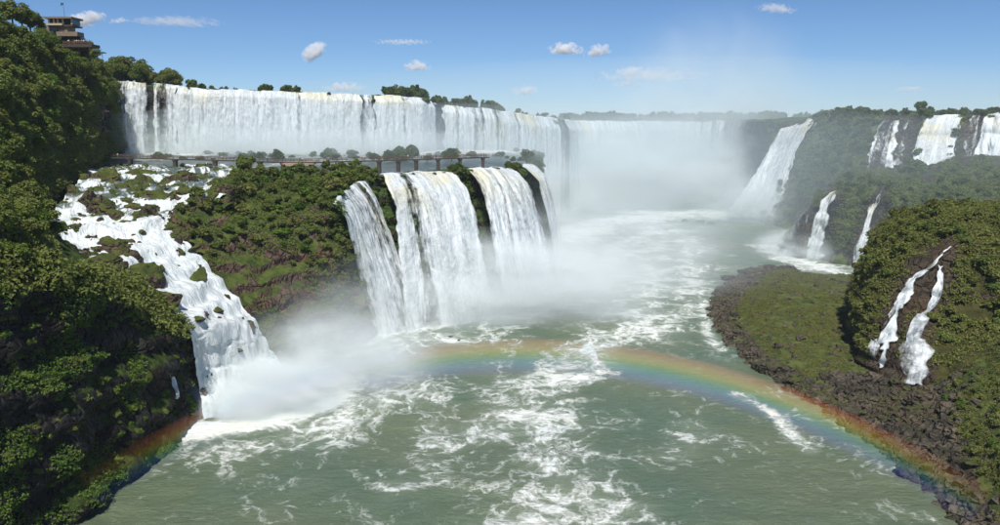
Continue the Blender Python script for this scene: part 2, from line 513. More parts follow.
terrain('hill', 'hillside', 'steep jungle covered hillside with dark rock cliff at its foot', [hill_water, hill_top, hill_mid, hill_ridge, hill_back, hill_far], 420, 250, M_ROCK_DARK, 2.6, 0.055, 2.6, 8.0)

# island bluff between the cascade and the lower falls
bl_base = [P(242, 175, 300), P(236, 199, 236), P(163, 226, 219), P(188, 262, 211), P(220, 292, 208), P(252, 330, 206), (-60, 208, -3), (-50, 222, -3), (-45, 243, -3), (-40, 268, -3)]
bl_base = [(x, y, z - (1.5 if z > 0 else 0)) for x, y, z in bl_base]
bl_mid = [P(243, 168, 300), P(232, 184, 243), P(172, 210, 222), P(200, 232, 219), P(232, 262, 219), P(260, 290, 217), P(290, 318, 220), P(328, 300, 231), P(345, 262, 248), P(372, 250, 270)]
bl_top = [P(244, 168, 300), P(238, 177, 262), P(200, 200, 240), P(225, 206, 240), P(250, 212, 240), P(275, 214, 240), P(305, 209, 244), P(330, 206, 248), P(343, 194, 264), P(374, 181, 281)]
bl_in = [P(246, 166, 303), P(252, 167, 296), P(255, 169, 290), P(265, 170, 288), P(280, 170, 288), P(295, 170, 288), P(315, 170, 288), P(338, 169, 290), P(355, 169, 292), P(378, 175, 290)]
terrain('bluff', 'island_bluff', 'rocky bluff overgrown with shrubs between the cascade and the lower falls', [bl_base, bl_mid, bl_top, bl_in], 190, 110, M_ROCK_BLUFF, 2.2, 0.08, 1.9, 5.0, lin=True)

# wall under the lower falls
lo_crest = [P(336, 207, 247), P(346, 192, 263), P(372, 179, 281), P(392, 177, 285), P(420, 175, 293), P(455, 174, 303), P(470, 171, 313), P(500, 169, 326), P(517, 172, 338), P(528, 168, 372), P(540, 160, 420), P(538, 156, 470), P(520, 152, 500)]
lo_base = [(-46, 243, -3), (-42, 256, -3), (-38, 267, -3), (-33, 271, -3), (-22, 277, -3), (-10, 286, -3), (-1, 294, -3), (9, 306, -3), (17, 322, -3), (23, 362, -3), (28, 412, -3), (28, 470, -3), (16, 510, -3)]
lo_mid = [tuple(np.array(a) * 0.55 + np.array(b) * 0.45 + np.array([-1.0, 1.5, 0])) for a, b in zip(lo_crest, lo_base)]
lo_in = [(a[0] - 4, a[1] + 12, a[2] + 0.2) for a in lo_crest]
terrain('lower', 'terrace_cliff', 'wet dark cliff under the lower falls', [lo_base, lo_mid, lo_crest, lo_in], 230, 90, M_ROCK_WET, 1.4, 0.09, 1.4, 6.0)

# wall under the upper falls
up_px = [(90, 82, 424), (112, 82, 430), (160, 86, 437), (200, 90, 443), (250, 92, 451), (300, 93, 459), (340, 95, 466), (365, 96, 471), (400, 97, 481), (424, 99, 492), (440, 106, 518), (470, 108, 530), (495, 111, 545), (520, 115, 568), (545, 118, 595), (563, 120, 618), (572, 122, 690), (600, 122, 725), (650, 122, 745), (700, 122, 742), (735, 122, 715), (752, 121, 675), (778, 121, 628), (818, 119, 596)]
up_crest = [P(*q) for q in up_px]
def up_base_z(k):
    return [54, 54, 54, 53, 53, 53, 52, 52, 51, 50, 40, 30, 12, 0, -3][k] if k < 15 else -3
up_base = [(x + (2 if k > 15 else 0), y - 5, up_base_z(k)) for k, (x, y, z) in enumerate(up_crest)]
up_back = [(x * 1.06 - 6, y + 40, z + 1.5) for x, y, z in up_crest]
up_far = [(x * 1.9, y + 500, z + 1.5) for x, y, z in up_crest]
up_hor = [(x * 7, y + 2600, z + 4) for x, y, z in up_crest]
terrain('upper', 'upper_cliff', 'hazy dark cliff under the upper falls and the plateau behind it', [up_base, up_crest, up_back, up_far, up_hor], 330, 120, M_ROCK_WET, 1.5, 0.06, 1.2, 8.0)

# right: high plateau with its own falls
rp_crest = [P(770, 128, 640), P(800, 124, 605), P(822, 117, 585), P(850, 115, 555), P(880, 117, 525), P(905, 117, 508), P(935, 118, 497), P(965, 117, 490), P(1000, 117, 484), P(1060, 115, 478), P(1200, 115, 470)]
rp_base = [P(760, 222, 563), P(764, 224, 560), P(785, 235, 520), P(822, 205, 492), P(852, 172, 492), P(878, 168, 484), P(915, 172, 474), P(950, 160, 472), P(1000, 156, 468), P(1060, 156, 462), P(1200, 156, 456)]
rp_mid = [tuple(np.array(a) * 0.5 + np.array(b) * 0.5 + np.array([0, 3.0, 0])) for a, b in zip(rp_crest, rp_base)]
rp_back = [(x * 1.08, y + 45, z + 3) for x, y, z in rp_crest]
rp_far = [(x * 2.4, y + 700, z + 3) for x, y, z in rp_crest]
terrain('rplateau', 'plateau', 'forested plateau with hazy cliff above the green shelf', [rp_base, rp_mid, rp_crest, rp_back, rp_far], 210, 110, M_ROCK_RIGHT, 2.2, 0.05, 2.2, 9.0)

# right: green shelf with the lower right falls
sh_base = [P(783, 240, 515), G(775, 250, -3), G(790, 263, -3), G(815, 264, -3), G(845, 272, -3), G(880, 278, -3), G(905, 284, -3), G(960, 290, -3), G(1100, 290, -3)]
sh_edge = [P(790, 232, 512), P(798, 222, 450), P(812, 208, 420), P(832, 196, 412), P(858, 196, 404), P(886, 196, 394), P(910, 205, 378), P(960, 215, 360), P(1100, 215, 350)]
sh_mid = [P(795, 225, 512), P(812, 205, 480), P(830, 190, 455), P(845, 184, 445), P(870, 180, 438), P(900, 182, 430), P(935, 184, 420), P(980, 186, 410), P(1100, 186, 400)]
sh_back = [P(800, 222, 512), P(826, 200, 500), P(845, 176, 492), P(860, 170, 488), P(880, 166, 486), P(915, 168, 480), P(950, 158, 476), P(1000, 152, 472), P(1200, 152, 460)]
terrain('shelf', 'shelf', 'hazy green shelf with bushes between the high and the lower right falls', [sh_base, sh_edge, sh_mid, sh_back], 190, 110, M_ROCK_RIGHT, 2.6, 0.05, 1.6, 6.0)

# right: olive mound with the stepped fall
mo_base = [G(880, 290, 2), G(866, 310, 2), G(858, 340, 2), G(864, 370, 2), G(900, 386, 3), G(935, 390, 5), G(970, 388, 7), G(1010, 384, 8), G(1100, 380, 8)]
mo_mid = [P(876, 276, 296), P(862, 284, 276), P(857, 300, 255), P(868, 310, 228), P(900, 310, 221), P(938, 316, 217), P(975, 318, 214), P(1020, 320, 210), P(1100, 320, 206)]
mo_edge = [P(880, 258, 300), P(866, 262, 280), P(866, 268, 260), P(878, 266, 241), P(905, 256, 233), P(942, 250, 229), P(980, 250, 226), P(1025, 250, 222), P(1100, 250, 218)]
mo_top = [P(884, 246, 306), P(880, 238, 294), P(890, 228, 284), P(908, 219, 274), P(930, 213, 266), P(960, 209, 260), P(1000, 208, 256), P(1040, 206, 252), P(1100, 204, 250)]
mo_back = [(x + 14, y + 34, z - 2) for x, y, z in mo_top]
mo_end = [(x + 34, y + 60, z - 16) for x, y, z in mo_top]
terrain('mound', 'mound', 'olive brown overgrown mound with stepped rock face beside the shore', [mo_base, mo_mid, mo_edge, mo_top, mo_back, mo_end], 170, 130, M_OLIVE, 1.7, 0.10, 2.6, 3.6)

# right: rocky shore and grassy flat
so_px = [(792, 268), (755, 268), (722, 283), (705, 308), (724, 348), (768, 384), (835, 428), (896, 474), (946, 528), (1010, 590)]
so_water = [G(px, py, -1.2) for px, py in so_px]
so_lip = [G(px + a, py + b, z) for (px, py), (a, b, z) in zip([(794, 268), (758, 270), (730, 286), (718, 310), (740, 346), (784, 376), (850, 418), (912, 462), (962, 512), (1026, 572)], [(0, 0, 1.0)] * 10)]
so_in = [G(800, 272, 2.0), G(778, 276, 2.6), G(768, 292, 3.2), G(760, 316, 3.4), G(776, 345, 3.2), G(815, 370, 2.4), G(875, 404, 2.2), G(938, 438, 4.0), G(990, 480, 5.0), G(1050, 540, 6.0)]
so_mid = [G(820, 274, 2.0), G(815, 282, 3.6), G(812, 298, 4.2), G(810, 318, 4.2), G(824, 340, 3.6), G(850, 366, 2.6), G(905, 394, 3.0), G(965, 415, 8.0), G(1010, 450, 10.0), G(1080, 500, 12.0)]
so_back = [G(890, 276, 2.0), G(885, 290, 2.0), G(874, 312, 2.6), G(868, 332, 2.6), G(872, 358, 2.0), G(895, 382, 2.4), G(940, 386, 6.0), P(985, 362, 186), P(1035, 372, 168), P(1120, 400, 148)]
so_end = [(x + 25, y + 6, z + 2.0) for x, y, z in so_back]
so_end[7] = P(1010, 330, 188); so_end[8] = P(1075, 330, 172); so_end[9] = P(1180, 340, 150); so_end[6] = P(975, 372, 204)
terrain('shore', 'shore', 'rocky river shore with a grassy flat behind it', [so_water, so_lip, so_in, so_mid, so_back, so_end], 230, 120, M_SHORE, 0.75, 0.13, 0.6, 2.0)

# upper-left terrace: the water above the lower falls and the cascade
te_front = [P(92, 168.2, 322), P(160, 168.2, 322), P(240, 168.5, 318), P(330, 167, 300), P(374, 177, 287), P(420, 174, 296), P(455, 173, 306), P(470, 170, 316), P(500, 168, 329), P(515, 171, 341), P(526, 167, 375)]
te_back = [P(100, 152, 432), P(160, 152, 440), P(220, 152, 448), P(280, 152, 456), P(330, 152, 464), P(370, 152, 474), P(410, 152, 484), P(440, 150, 500), P(480, 150, 505), P(510, 151, 500), P(530, 154, 470)]
V = loft([te_front, te_back], 220, 90)
V[..., 2] += 0.25 * fbm(V * 0.2, 3)
foam = 0.18 + 0.25 * fbm(V * 0.03 + 4, 3) + 0.5 * sstep(0.6, 1.0, np.linspace(0, 1, 90))[:, None]
# smooth fast water just above the lip
o = put('terrace_river', grid_mesh('terrace_river', V, attrs={'foam': foam}), M_TERRACE)
tag(o, 'shallow rushing water on the terrace beneath the footbridge', kind='structure')
LAND['terrace'] = V

# ------------------------------------------------------------------ the river
xs = np.concatenate([np.linspace(-340, -95, 40), np.linspace(-94, 130, 260), np.linspace(132, 420, 50)])
ys = np.concatenate([np.linspace(-60, 110, 30), np.linspace(111, 420, 300), np.linspace(423, 760, 80)])
X, Y = np.meshgrid(xs, ys)
V = np.stack([X, Y, np.zeros_like(X)], -1)
V[..., 2] = 0.5 * fbm(V * np.array([0.10, 0.16, 1]), 4) + 0.10 * fbm(V * 0.5 + 3, 2)
qx, qy, _ = project(np.stack([X, Y, 0 * X], -1))

def wline(pix):
    return [G(a, b)[:2] for a, b in pix]
foam = np.full(X.shape, 0.125)
def add_foam(pix, width, amt):
    global foam
    d = seg_dist(X, Y, wline(pix))
    foam = np.maximum(foam, 0.125 + amt * np.exp(-(d / width) ** 2))
add_foam([(530, 520), (560, 480), (545, 430), (500, 430), (530, 395), (560, 375)], 9, 0.40)
add_foam([(600, 500), (585, 460), (555, 425), (540, 400)], 10, 0.34)
add_foam([(530, 385), (590, 350), (640, 320), (650, 290), (655, 250), (660, 222)], 13, 0.36)
add_foam([(620, 345), (690, 310), (690, 270), (680, 240)], 10, 0.34)
add_foam([(560, 260), (620, 250), (660, 230), (640, 212)], 22, 0.36)
add_foam([(195, 432), (260, 425), (330, 400), (345, 380)], 6, 0.7)
add_foam([(230, 450), (300, 440), (370, 410), (400, 385)], 9, 0.34)
add_foam([(360, 335), (400, 328), (450, 322), (500, 305), (530, 290)], 8, 0.75)
add_foam([(400, 345), (480, 330), (540, 300)], 14, 0.35)
add_foam([(560, 240), (600, 222), (700, 212), (790, 222)], 26, 0.55)
add_foam([(770, 246), (800, 262), (850, 275)], 10, 0.6)
add_foam([(735, 395), (770, 410), (790, 430), (810, 450)], 2.6, 0.38)
add_foam([(700, 290), (705, 330), (720, 350)], 3, 0.4)
add_foam([(400, 500), (440, 440), (420, 400)], 8, 0.16)
add_foam([(640, 470), (690, 440), (700, 400)], 7, 0.16)
foam += 0.16 * fbm(np.stack([X, Y, 0 * X], -1) * 0.03 + 2, 3)
o = put('river', grid_mesh('river', V, attrs={'foam': foam}), M_RIVER)
tag(o, 'green river streaked with white foam in the gorge', kind='structure')

# ------------------------------------------------------------------ cascade on the left
ca_l = [P(90, 168, 330), P(84, 180, 272), P(68, 192, 237), P(52, 222, 207), P(42, 243, 193), P(62, 263, 183), P(118, 286, 181), P(186, 330, 182), P(198, 384, 184), G(204, 424, -0.5)]
ca_r = [P(246, 168, 330), P(244, 180, 272), P(231, 196, 240), P(190, 214, 229), P(170, 226, 219), P(192, 252, 213), P(222, 284, 209), P(254, 326, 206), P(282, 366, 209), G(314, 396, -0.5)]
ca_c = []
for a, b in zip(ca_l, ca_r):
    a, b = np.array(a), np.array(b)
    ca_c.append([a + (b - a) * f for f in np.linspace(0, 1, 7)])
V = loft(ca_c, 170, 210)
V = resample(resample(np.array([resample(r, 170) for r in ca_c]), 40), 210)
N = grid_normals(V)
d = 0.9 * fbm(V * 0.11, 4) + 0.35 * fbm(V * 0.4 + 5, 3)
zz = V[..., 2] / 5.0 + 0.6 * fbm(V * 0.06, 3)
fr = zz - np.floor(zz)
V = V + N * d[..., None]
V[..., 2] += 2.6 * (sstep(0, 0.40, fr) - fr)
du = np.concatenate([np.zeros((210, 1)), np.cumsum(np.linalg.norm(np.diff(V, axis=1), axis=2), 1)], 1)
dv = np.concatenate([np.zeros((1, 170)), np.cumsum(np.linalg.norm(np.diff(V, axis=0), axis=2), 0)], 0)
slope = 1 - np.abs(grid_normals(V)[..., 2])
foam = 0.44 + 0.5 * sstep(0.02, 0.30, slope) + 0.25 * sstep(0.25, 0.5, np.linspace(0, 1, 210))[:, None] + 0.2 * fbm(V * 0.06, 3)
o = put('cascade', grid_mesh('cascade', V, np.stack([du, dv], -1), {'foam': foam}), M_RAPIDS)
tag(o, 'broad white cascade tumbling over mossy boulders between hillside and bluff', 'waterfall')
LAND['cascade'] = V
Bd = V.copy()
NB = grid_normals(Bd)
NB *= np.sign(NB[..., 2].mean())
vf = np.linspace(0, 1, 210)[:, None]
blk = np.floor(Bd / np.array([3.2, 3.2, 2.2]) + 0.5 * fbm(Bd * 0.25, 2)[..., None])
rise = -1.75 + 2.3 * np.abs(fbm(Bd * 0.115 + 21, 4)) * 1.25 + 1.5 * pnoise(blk * 0.83 + 0.2) - 1.1 * sstep(0.55, 0.8, vf) + 0.45 * (1 - sstep(0.25, 0.5, vf))
Bd = Bd + NB * np.minimum(rise, 1.9)[..., None]
o = put('cascade_bed', grid_mesh('cascade_bed', Bd, smooth=False), M_MOSSY)
tag(o, 'angular mossy rock ledges breaking through the cascade', kind='structure')

# ------------------------------------------------------------------ waterfalls
from mathutils.bvhtree import BVHTree
def land_tree(key):
    V = LAND[key]
    f = grid_faces(*V.shape[:2])
    return BVHTree.FromPolygons([tuple(p) for p in V.reshape(-1, 3)], [tuple(q) for q in f.tolist()])
def drape(V, key, lift):
    """lay the water on the rock it runs down"""
    t = land_tree(key)
    o = Vector((0, 0, CAM_H))
    W = V.copy()
    for i in range(V.shape[0]):
        for j in range(V.shape[1]):
            d = (Vector(V[i, j]) - o).normalized()
            h, nn, _, _ = t.ray_cast(o, d)
            if h is not None:
                W[i, j] = h - d * lift * 0.6 + nn * lift * (1 if nn.dot(d) < 0 else -1) * 0.6
    return W
def fall(label, crest, base, dens, nu=None, nv=70, mids=None, off=2.0, mat=None, group=None, strands=True, rag=0.6, amp=0.55, lip=4.0, power=0.5, on=None):
    C = len(crest)
    crest, base = np.array(crest, float), np.array(base, float)
    width = np.linalg.norm(np.diff(crest, axis=0), axis=1).sum()
    nu = nu or int(np.clip(width / 0.5, 24, 360))
    cu, bu = resample(crest, nu), resample(base, nu)
    cu[:, 2] += 0.8 * fbm(cu * 0.12 + 3, 4)
    cu[:, 1] += 1.2 * fbm(cu * 0.07 + 8, 3)
    dn = resample(np.array(dens, float), nu, False)
    dn = dn - 0.45 * np.clip(fbm(np.stack([np.linspace(0, width, nu) * 0.16, np.full(nu, 3.3), np.full(nu, crest[0, 0])], 1), 4) - 0.12, 0, 1)
    f = np.linspace(0, 1, nv)[:, None, None]
    if mids is None:
        g = f ** power
        V = np.concatenate([cu[None, :, :2] * (1 - g) + bu[None, :, :2] * g, cu[None, :, 2:] * (1 - f) + bu[None, :, 2:] * f], 2)
        drop = cu[:, 2] - bu[:, 2]
        V[..., 2] += (0.02 * drop)[None] * 0
    else:
        rows = [cu] + [resample(np.array(m, float), nu) for m in mids] + [bu]
        V = resample(np.array(rows), nv) if len(rows) > 2 else loft(rows, nu, nv)
    out = bu - cu
    out[:, 2] = 0
    t = np.gradient(cu, axis=0)
    nrm = np.cross(t, np.array([0, 0, 1.0]))
    nrm /= np.maximum(np.linalg.norm(nrm, axis=1)[:, None], 1e-6)
    ff = f[..., 0]
    if on:
        V = drape(V, on, 1.0 if on in ('mound', 'hill') else 1.6)
        for _ in range(3 if on in ('mound', 'hill') else 10):
            V[1:-1] = (V[:-2] + 2 * V[1:-1] + V[2:]) / 4
            V[:, 1:-1] = (V[:, :-2] + 2 * V[:, 1:-1] + V[:, 2:]) / 4
        off = 0.6; lip = 0.2
    V = V + nrm[None] * (off * sstep(0.0, 0.12, ff))[..., None]
    # the lip: water running in from upstream
    k = 5
    lp = np.stack([V[0] - nrm * (lip * (1 - j / k)) + np.array([0, 0, 0.25 * (1 - j / k)]) for j in range(k)])
    V = np.concatenate([lp, V], 0)
    nvt = nv + k
    um = np.concatenate([[0], np.cumsum(np.linalg.norm(np.diff(cu, axis=0), axis=1))])
    vm = np.concatenate([np.zeros((1, nu)), np.cumsum(np.linalg.norm(np.diff(V, axis=0), axis=2), 0)], 0)
    uu = np.broadcast_to(um, (nvt, nu))
    seed = random.uniform(0, 90)
    q = np.stack([uu * 0.30, vm * 0.06, np.full_like(vm, seed)], -1)
    q2 = np.stack([uu * 0.9, vm * 0.10, np.full_like(vm, seed + 30)], -1)
    dd = amp * (fbm(q, 3) + 0.6 * fbm(q2, 3)) * sstep(0, 0.15, vm / vm[-1].max())
    edge = np.minimum(um, um[-1] - um)
    edge = sstep(0, 2.0 if width > 12 else width * 0.28, edge[None] + 2.6 * rag * fbm(np.stack([uu * 0.05, vm * 0.12, np.full_like(vm, seed + 60)], -1), 3))
    de = dn[None] * (0.25 + 0.75 * edge) - 0.35 * (1 - edge)
    crestw = 1 - sstep(0.0, 0.5, vm / vm[-1].max())
    uv = np.stack([uu + seed * 3, vm + seed], -1)
    root = put('waterfall', None)
    root.location = bu[nu // 2]
    tag(root, label, 'waterfall', group)
    inv = np.array(root.location)
    mat = mat or M_FALL
    A = V + nrm[None] * dd[..., None] - inv
    put('water_curtain', grid_mesh('water_curtain', A, uv, {'dens': de, 'crest': crestw}), mat, root)
    if strands:
        so = 0.5 + 0.9 * sstep(0, 0.6, vm / vm[-1].max())
        A = V + nrm[None] * (so + 1.6 * dd)[..., None] - inv
        put('outer_spray', grid_mesh('outer_spray', A, uv + np.array([13.7, 5.0]), {'dens': de - 0.38, 'crest': crestw}), mat, root)
    return root

def up_between(a, b, n):
    """crest/base points of the upper cliff between two bearings"""
    pxs = np.array([q[0] for q in up_px], float)
    cr, ba = np.array(up_crest), np.array(up_base)
    x = np.linspace(a, b, n)
    c = np.stack([np.interp(x, pxs, cr[:, k]) for k in range(3)], 1)
    bb = np.stack([np.interp(x, pxs, ba[:, k]) for k in range(3)], 1)
    c[:, 2] += 0.8
    return c, bb

fc, fb = up_between(113, 150, 5)
fall('thin streaky waterfall with dark gaps beside the jungle hillside on the upper cliff', fc, fb, [0.78, 0.82, 0.70, 0.78, 0.55], off=2.5)
fc, fb = up_between(152, 180, 5)
fall('narrow grey veil of water over dark rock next to the widest upper fall', fc, fb, [0.55, 0.80, 0.66, 0.70, 0.95], off=2.5)
fc, fb = up_between(174, 362, 12)
fall('widest thick white curtain of the upper cliff, behind the footbridge', fc, fb, [0.9, 1, 1, 1, 1, 1, 0.95, 1, 0.95, 1, 1, 0.95], off=3.0)
fc, fb = up_between(358, 376, 4)
fall('thin veil with dark rock showing through between two thick upper falls', fc, fb, [0.78, 0.66, 0.7, 0.9], off=2.4)
fc, fb = up_between(371, 432, 6)
fall('thick white upper fall ending at a bushy crag above the footbridge', fc, fb, [0.9, 1, 1, 1, 0.95, 0.9], off=3.0)
fc, fb = up_between(439, 472, 5)
fall('hazy white upper fall right behind the bushy crag', fc, fb, [0.8, 0.9, 0.65, 0.95, 0.85], off=3.0)
fc, fb = up_between(466, 518, 6)
fall('hazy streaked upper fall with thin dark lines beyond the terrace', fc, fb, [0.75, 0.7, 0.95, 0.7, 0.95, 0.8], off=3.0)
fc, fb = up_between(514, 562, 6)
fall('tall hazy white fall at the corner of the gorge', fc, fb, [0.9, 1, 1, 1, 0.95, 0.7], off=3.5)
fc, fb = up_between(564, 752, 14)
fall('broad misty horseshoe of falls at the head of the gorge', fc, fb, [1, 1, 1, 1, 1, 0.95, 1, 1, 0.95, 0.9, 0.75, 0.7, 0.6, 0.4], off=4.0)
fall('tall slanting white fall against the dark plateau cliff above the misty basin', [P(784, 122, 612), P(800, 121, 603), P(818, 120, 594)], [P(722, 216, 575), P(752, 217, 568), P(776, 217, 562)],
     [0.9, 1, 0.95], on='rplateau', mids=[[P(768, 150, 604), P(784, 150, 594), P(800, 150, 584)], [P(742, 190, 592), P(765, 190, 582), P(788, 190, 570)]], off=5.0, nu=90)
fall('very thin thread of water beside the tall slanting fall', [P(820, 121, 588), P(823, 121, 586)], [P(812, 135, 578), P(815, 135, 576)], [0.7, 0.7], strands=False, off=4.0, nu=16, nv=30)

# falls of the right plateau
def rp_pt(px, py, Y):
    return P(px, py, Y)
fall('pair of white streams side by side on the plateau cliff above green shelf', [P(881, 124, 513), P(892, 121, 509), P(904, 121, 505)], [P(864, 170, 482), P(876, 170, 480), P(895, 170, 478)], [0.75, 0.62, 0.9], on='rplateau', off=3.5)
fall('faint broken stream low on the plateau cliff between pair of streams and broad fall', [P(906, 122, 502), P(911, 122, 500)], [P(893, 166, 478), P(903, 166, 476)], [0.6, 0.55], on='rplateau', off=3.5, nu=24)
fall('broad cream white fall on the plateau cliff next to narrow jets', [P(926, 117, 500), P(945, 117, 495), P(967, 115, 490)], [P(905, 178, 473), P(926, 179, 470), P(953, 170, 470)], [0.85, 1.0, 0.92], on='rplateau', off=4.0)
fall('narrow jet spouting from the plateau rim beside the broad cream fall', [P(924, 118, 501), P(928, 118, 500)], [P(922, 140, 486), P(926, 140, 485)], [0.75, 0.75], on='rplateau', off=3.5, nu=14, nv=40, strands=False)
fall('grey thin veil on the plateau cliff between two thicker falls', [P(969, 118, 488), P(983, 117, 487)], [P(957, 162, 469), P(975, 162, 469)], [0.58, 0.6], on='rplateau', off=3.5, nu=26)
fall('spreading white fall on the plateau cliff at the end of the rim', [P(985, 114, 484), P(1002, 112, 482), P(1026, 113, 480)], [P(968, 162, 468), P(996, 163, 467), P(1024, 163, 465)], [0.7, 0.85, 0.8], on='rplateau', off=4.0)

# lower right falls off the shelf
fall('slim hazy fall dropping from the left end of green shelf into the basin', [P(826, 196, 414), P(836, 193, 411), P(841, 193, 409)], [P(800, 262, 398), P(812, 264, 396), P(826, 264, 394)], [0.8, 0.85, 0.75], on='shelf', off=3.0, nu=50)
fall('pale veil sliding down the shelf corner into the white mist', [P(806, 212, 424), P(814, 206, 420)], [P(780, 256, 408), P(804, 258, 402)], [0.75, 0.78], on='shelf', off=3.5, nu=40)
fall('white fall with small upper spout dropping off the middle of green shelf', [P(868, 206, 401), P(876, 205, 398), P(882, 204, 396)], [P(846, 276, 384), P(858, 277, 382), P(874, 277, 380)], [0.8, 0.95, 0.8], on='shelf', off=3.0, nu=50,
     mids=[[P(858, 236, 396), P(866, 236, 393), P(876, 236, 390)]])
fall('little white spout just above the middle shelf fall', [P(878, 193, 404), P(884, 192, 402)], [P(876, 204, 398), P(881, 204, 396)], [0.7, 0.6], on='shelf', off=2.0, nu=16, nv=24, strands=False)

# falls off the terrace (centre)
def lo_between(a, b, n, dz=0.8):
    x = np.linspace(a, b, n)
    idx = np.arange(len(lo_crest))
    c = np.stack([np.interp(x, idx, np.array(lo_crest)[:, k]) for k in range(3)], 1)
    m = np.stack([np.interp(x, idx, np.array(lo_base)[:, k]) for k in range(3)], 1)
    c[:, 2] += dz
    m[:, 2] = -0.5
    m[:, 0] += 3.0; m[:, 1] -= 3.0
    return c, m
fc, fb = lo_between(0.0, 1.8, 4)
fc[:, 2] -= 0.5
fb = np.array([G(364, 334, -0.5), G(382, 336, -0.5), G(402, 332, -0.5), G(420, 328, -0.5)])
fall('slanting white fall sliding down the flank of the overgrown bluff', fc, fb, [0.68, 0.82, 0.70, 0.80], off=1.8, nu=70, power=0.85, lip=1.2)
fc, fb = lo_between(2.35, 4.2, 9)[0], lo_between(2.3, 4.4, 9)[1]
fall('white lower fall beneath the footbridge next to the mossy ledge', fc, fb, [0.8, 1, 0.95, 0.85, 0.58, 0.62, 0.9, 1, 0.95], off=2.0)
fc, fb = lo_between(3.95, 5.0, 8)[0], lo_between(3.8, 5.5, 8)[1]
fall('broad streaked lower fall in the middle of terrace cliff', fc, fb, [0.7, 0.85, 0.95, 0.85, 1, 0.95, 0.85, 0.7], off=2.0)
fc, fb = lo_between(5.62, 7.75, 9)[0], lo_between(5.5, 8.2, 9)[1]
fall('white lower fall dropping from the outer end of the terrace', fc, fb, [0.6, 0.7, 0.9, 0.66, 0.95, 1, 0.9, 1, 0.8], off=2.0)
fc, fb = lo_between(8.45, 9.5, 4)
fall('hazy fall behind the terrace promontory dropping into mist', fc, fb, [0.8, 0.9, 0.9, 0.6], off=2.2)

# stepped fall on the right mound
fall('branching stepped fall running down the olive mound', [P(943, 253, 231.5), P(952, 248, 231)], [P(866, 376, 214), P(896, 380, 212)], [0.76, 0.74],
     mids=[[P(912, 276, 229), P(926, 273, 229)], [P(900, 287, 227), P(916, 286, 227)], [P(886, 318, 220.5), P(904, 318, 220)], [P(872, 350, 216), P(898, 350, 215.5)]], off=1.2, nu=44, nv=120, mat=M_FALL_THIN, amp=0.3, on='mound')
fall('second branch of the mound fall, starting lower and splitting over steps', [P(938, 268, 229), P(944, 267, 229)], [P(904, 352, 213), P(920, 352, 212)], [0.74, 0.72],
     mids=[[P(930, 296, 222), P(939, 296, 222)], [P(914, 316, 219.5), P(929, 316, 219)], [P(907, 335, 216), P(921, 335, 215.5)]], off=1.2, nu=34, nv=110, mat=M_FALL_THIN, amp=0.3, on='mound')
fall('thin side stream fanning off the main mound fall towards its shaded edge', [P(899, 300, 225), P(905, 300, 225)], [P(858, 376, 214), P(874, 378, 213)], [0.6, 0.58],
     mids=[[P(880, 325, 221), P(888, 325, 221)], [P(866, 350, 217), P(878, 350, 217)]], nu=26, nv=80, mat=M_FALL_THIN, amp=0.3, on='mound')
fall('short side stream dropping over steps beside the second mound branch', [P(921, 318, 219), P(928, 317, 219)], [P(928, 390, 206), P(946, 391, 205)], [0.62, 0.6],
     mids=[[P(922, 340, 215), P(934, 340, 215)], [P(926, 362, 210), P(942, 362, 210)]], nu=26, nv=80, mat=M_FALL_THIN, amp=0.3, on='mound')
fall('fanning skirt of white water at the foot of the mound fall', [P(907, 340, 215), P(917, 341, 214), P(930, 344, 213)], [P(886, 384, 210), P(912, 393, 207), P(938, 391, 206)], [0.58, 0.68, 0.62], off=1.2, nu=50, nv=50, mat=M_FALL_THIN, amp=0.3, on='mound')
fall('faint dark-backed trickle on the shaded side of the mound', [P(872, 300, 233), P(880, 300, 232)], [P(864, 358, 219), P(874, 358, 218)], [0.34, 0.36], off=1.3, nu=20, nv=50, mat=M_FALL_THIN, strands=False, on='mound')
fall('thin thread of water trickling down the dark near cliff', [P(162, 352, 165), P(165, 352, 165)], [P(178, 412, 168), P(183, 412, 168)], [0.86, 0.86], mids=[[P(168, 370, 166), P(171, 370, 166)], [P(174, 392, 167), P(178, 392, 167)]], nu=12, nv=60, mat=M_FALL_THIN, strands=False, amp=0.15, on='hill')

# ------------------------------------------------------------------ scattering helpers
def scatter(key, n, cond=None, frame=True, want_n=True, keep=None):
    """area-weighted points on a landform -> points, normals, cell (v,u) fractions"""
    V = LAND[key]
    N = grid_normals(V)
    a = V[:-1, :-1]; b = V[:-1, 1:]; c = V[1:, 1:]; d = V[1:, :-1]
    ar = (np.linalg.norm(np.cross(b - a, d - a), axis=2) + np.linalg.norm(np.cross(b - c, d - c), axis=2)).astype(float)
    cen = (a + b + c + d) / 4
    px, py, D = project(cen)
    if frame:
        ar = np.where((px > -40) & (px < 1040) & (py > -30) & (py < 560) & (cen[..., 1] > 60), ar, 0)
    if cond is not None:
        nv, nu = ar.shape
        vv, uu = np.mgrid[0:nv, 0:nu]
        rr = np.broadcast_to(ROWS[key][:-1, None], ar.shape)
        ar = ar * cond(cen, N[:-1, :-1], px, py, rr, uu / nu)
    w = ar.ravel() / ar.sum()
    idx = rng.choice(w.size, n, p=w)
    i, j = np.unravel_index(idx, ar.shape)
    s, t = rng.random((2, n, 1))
    p = (a[i, j] * (1 - s) * (1 - t) + b[i, j] * s * (1 - t) + c[i, j] * s * t + d[i, j] * (1 - s) * t)
    return p, N[i, j]

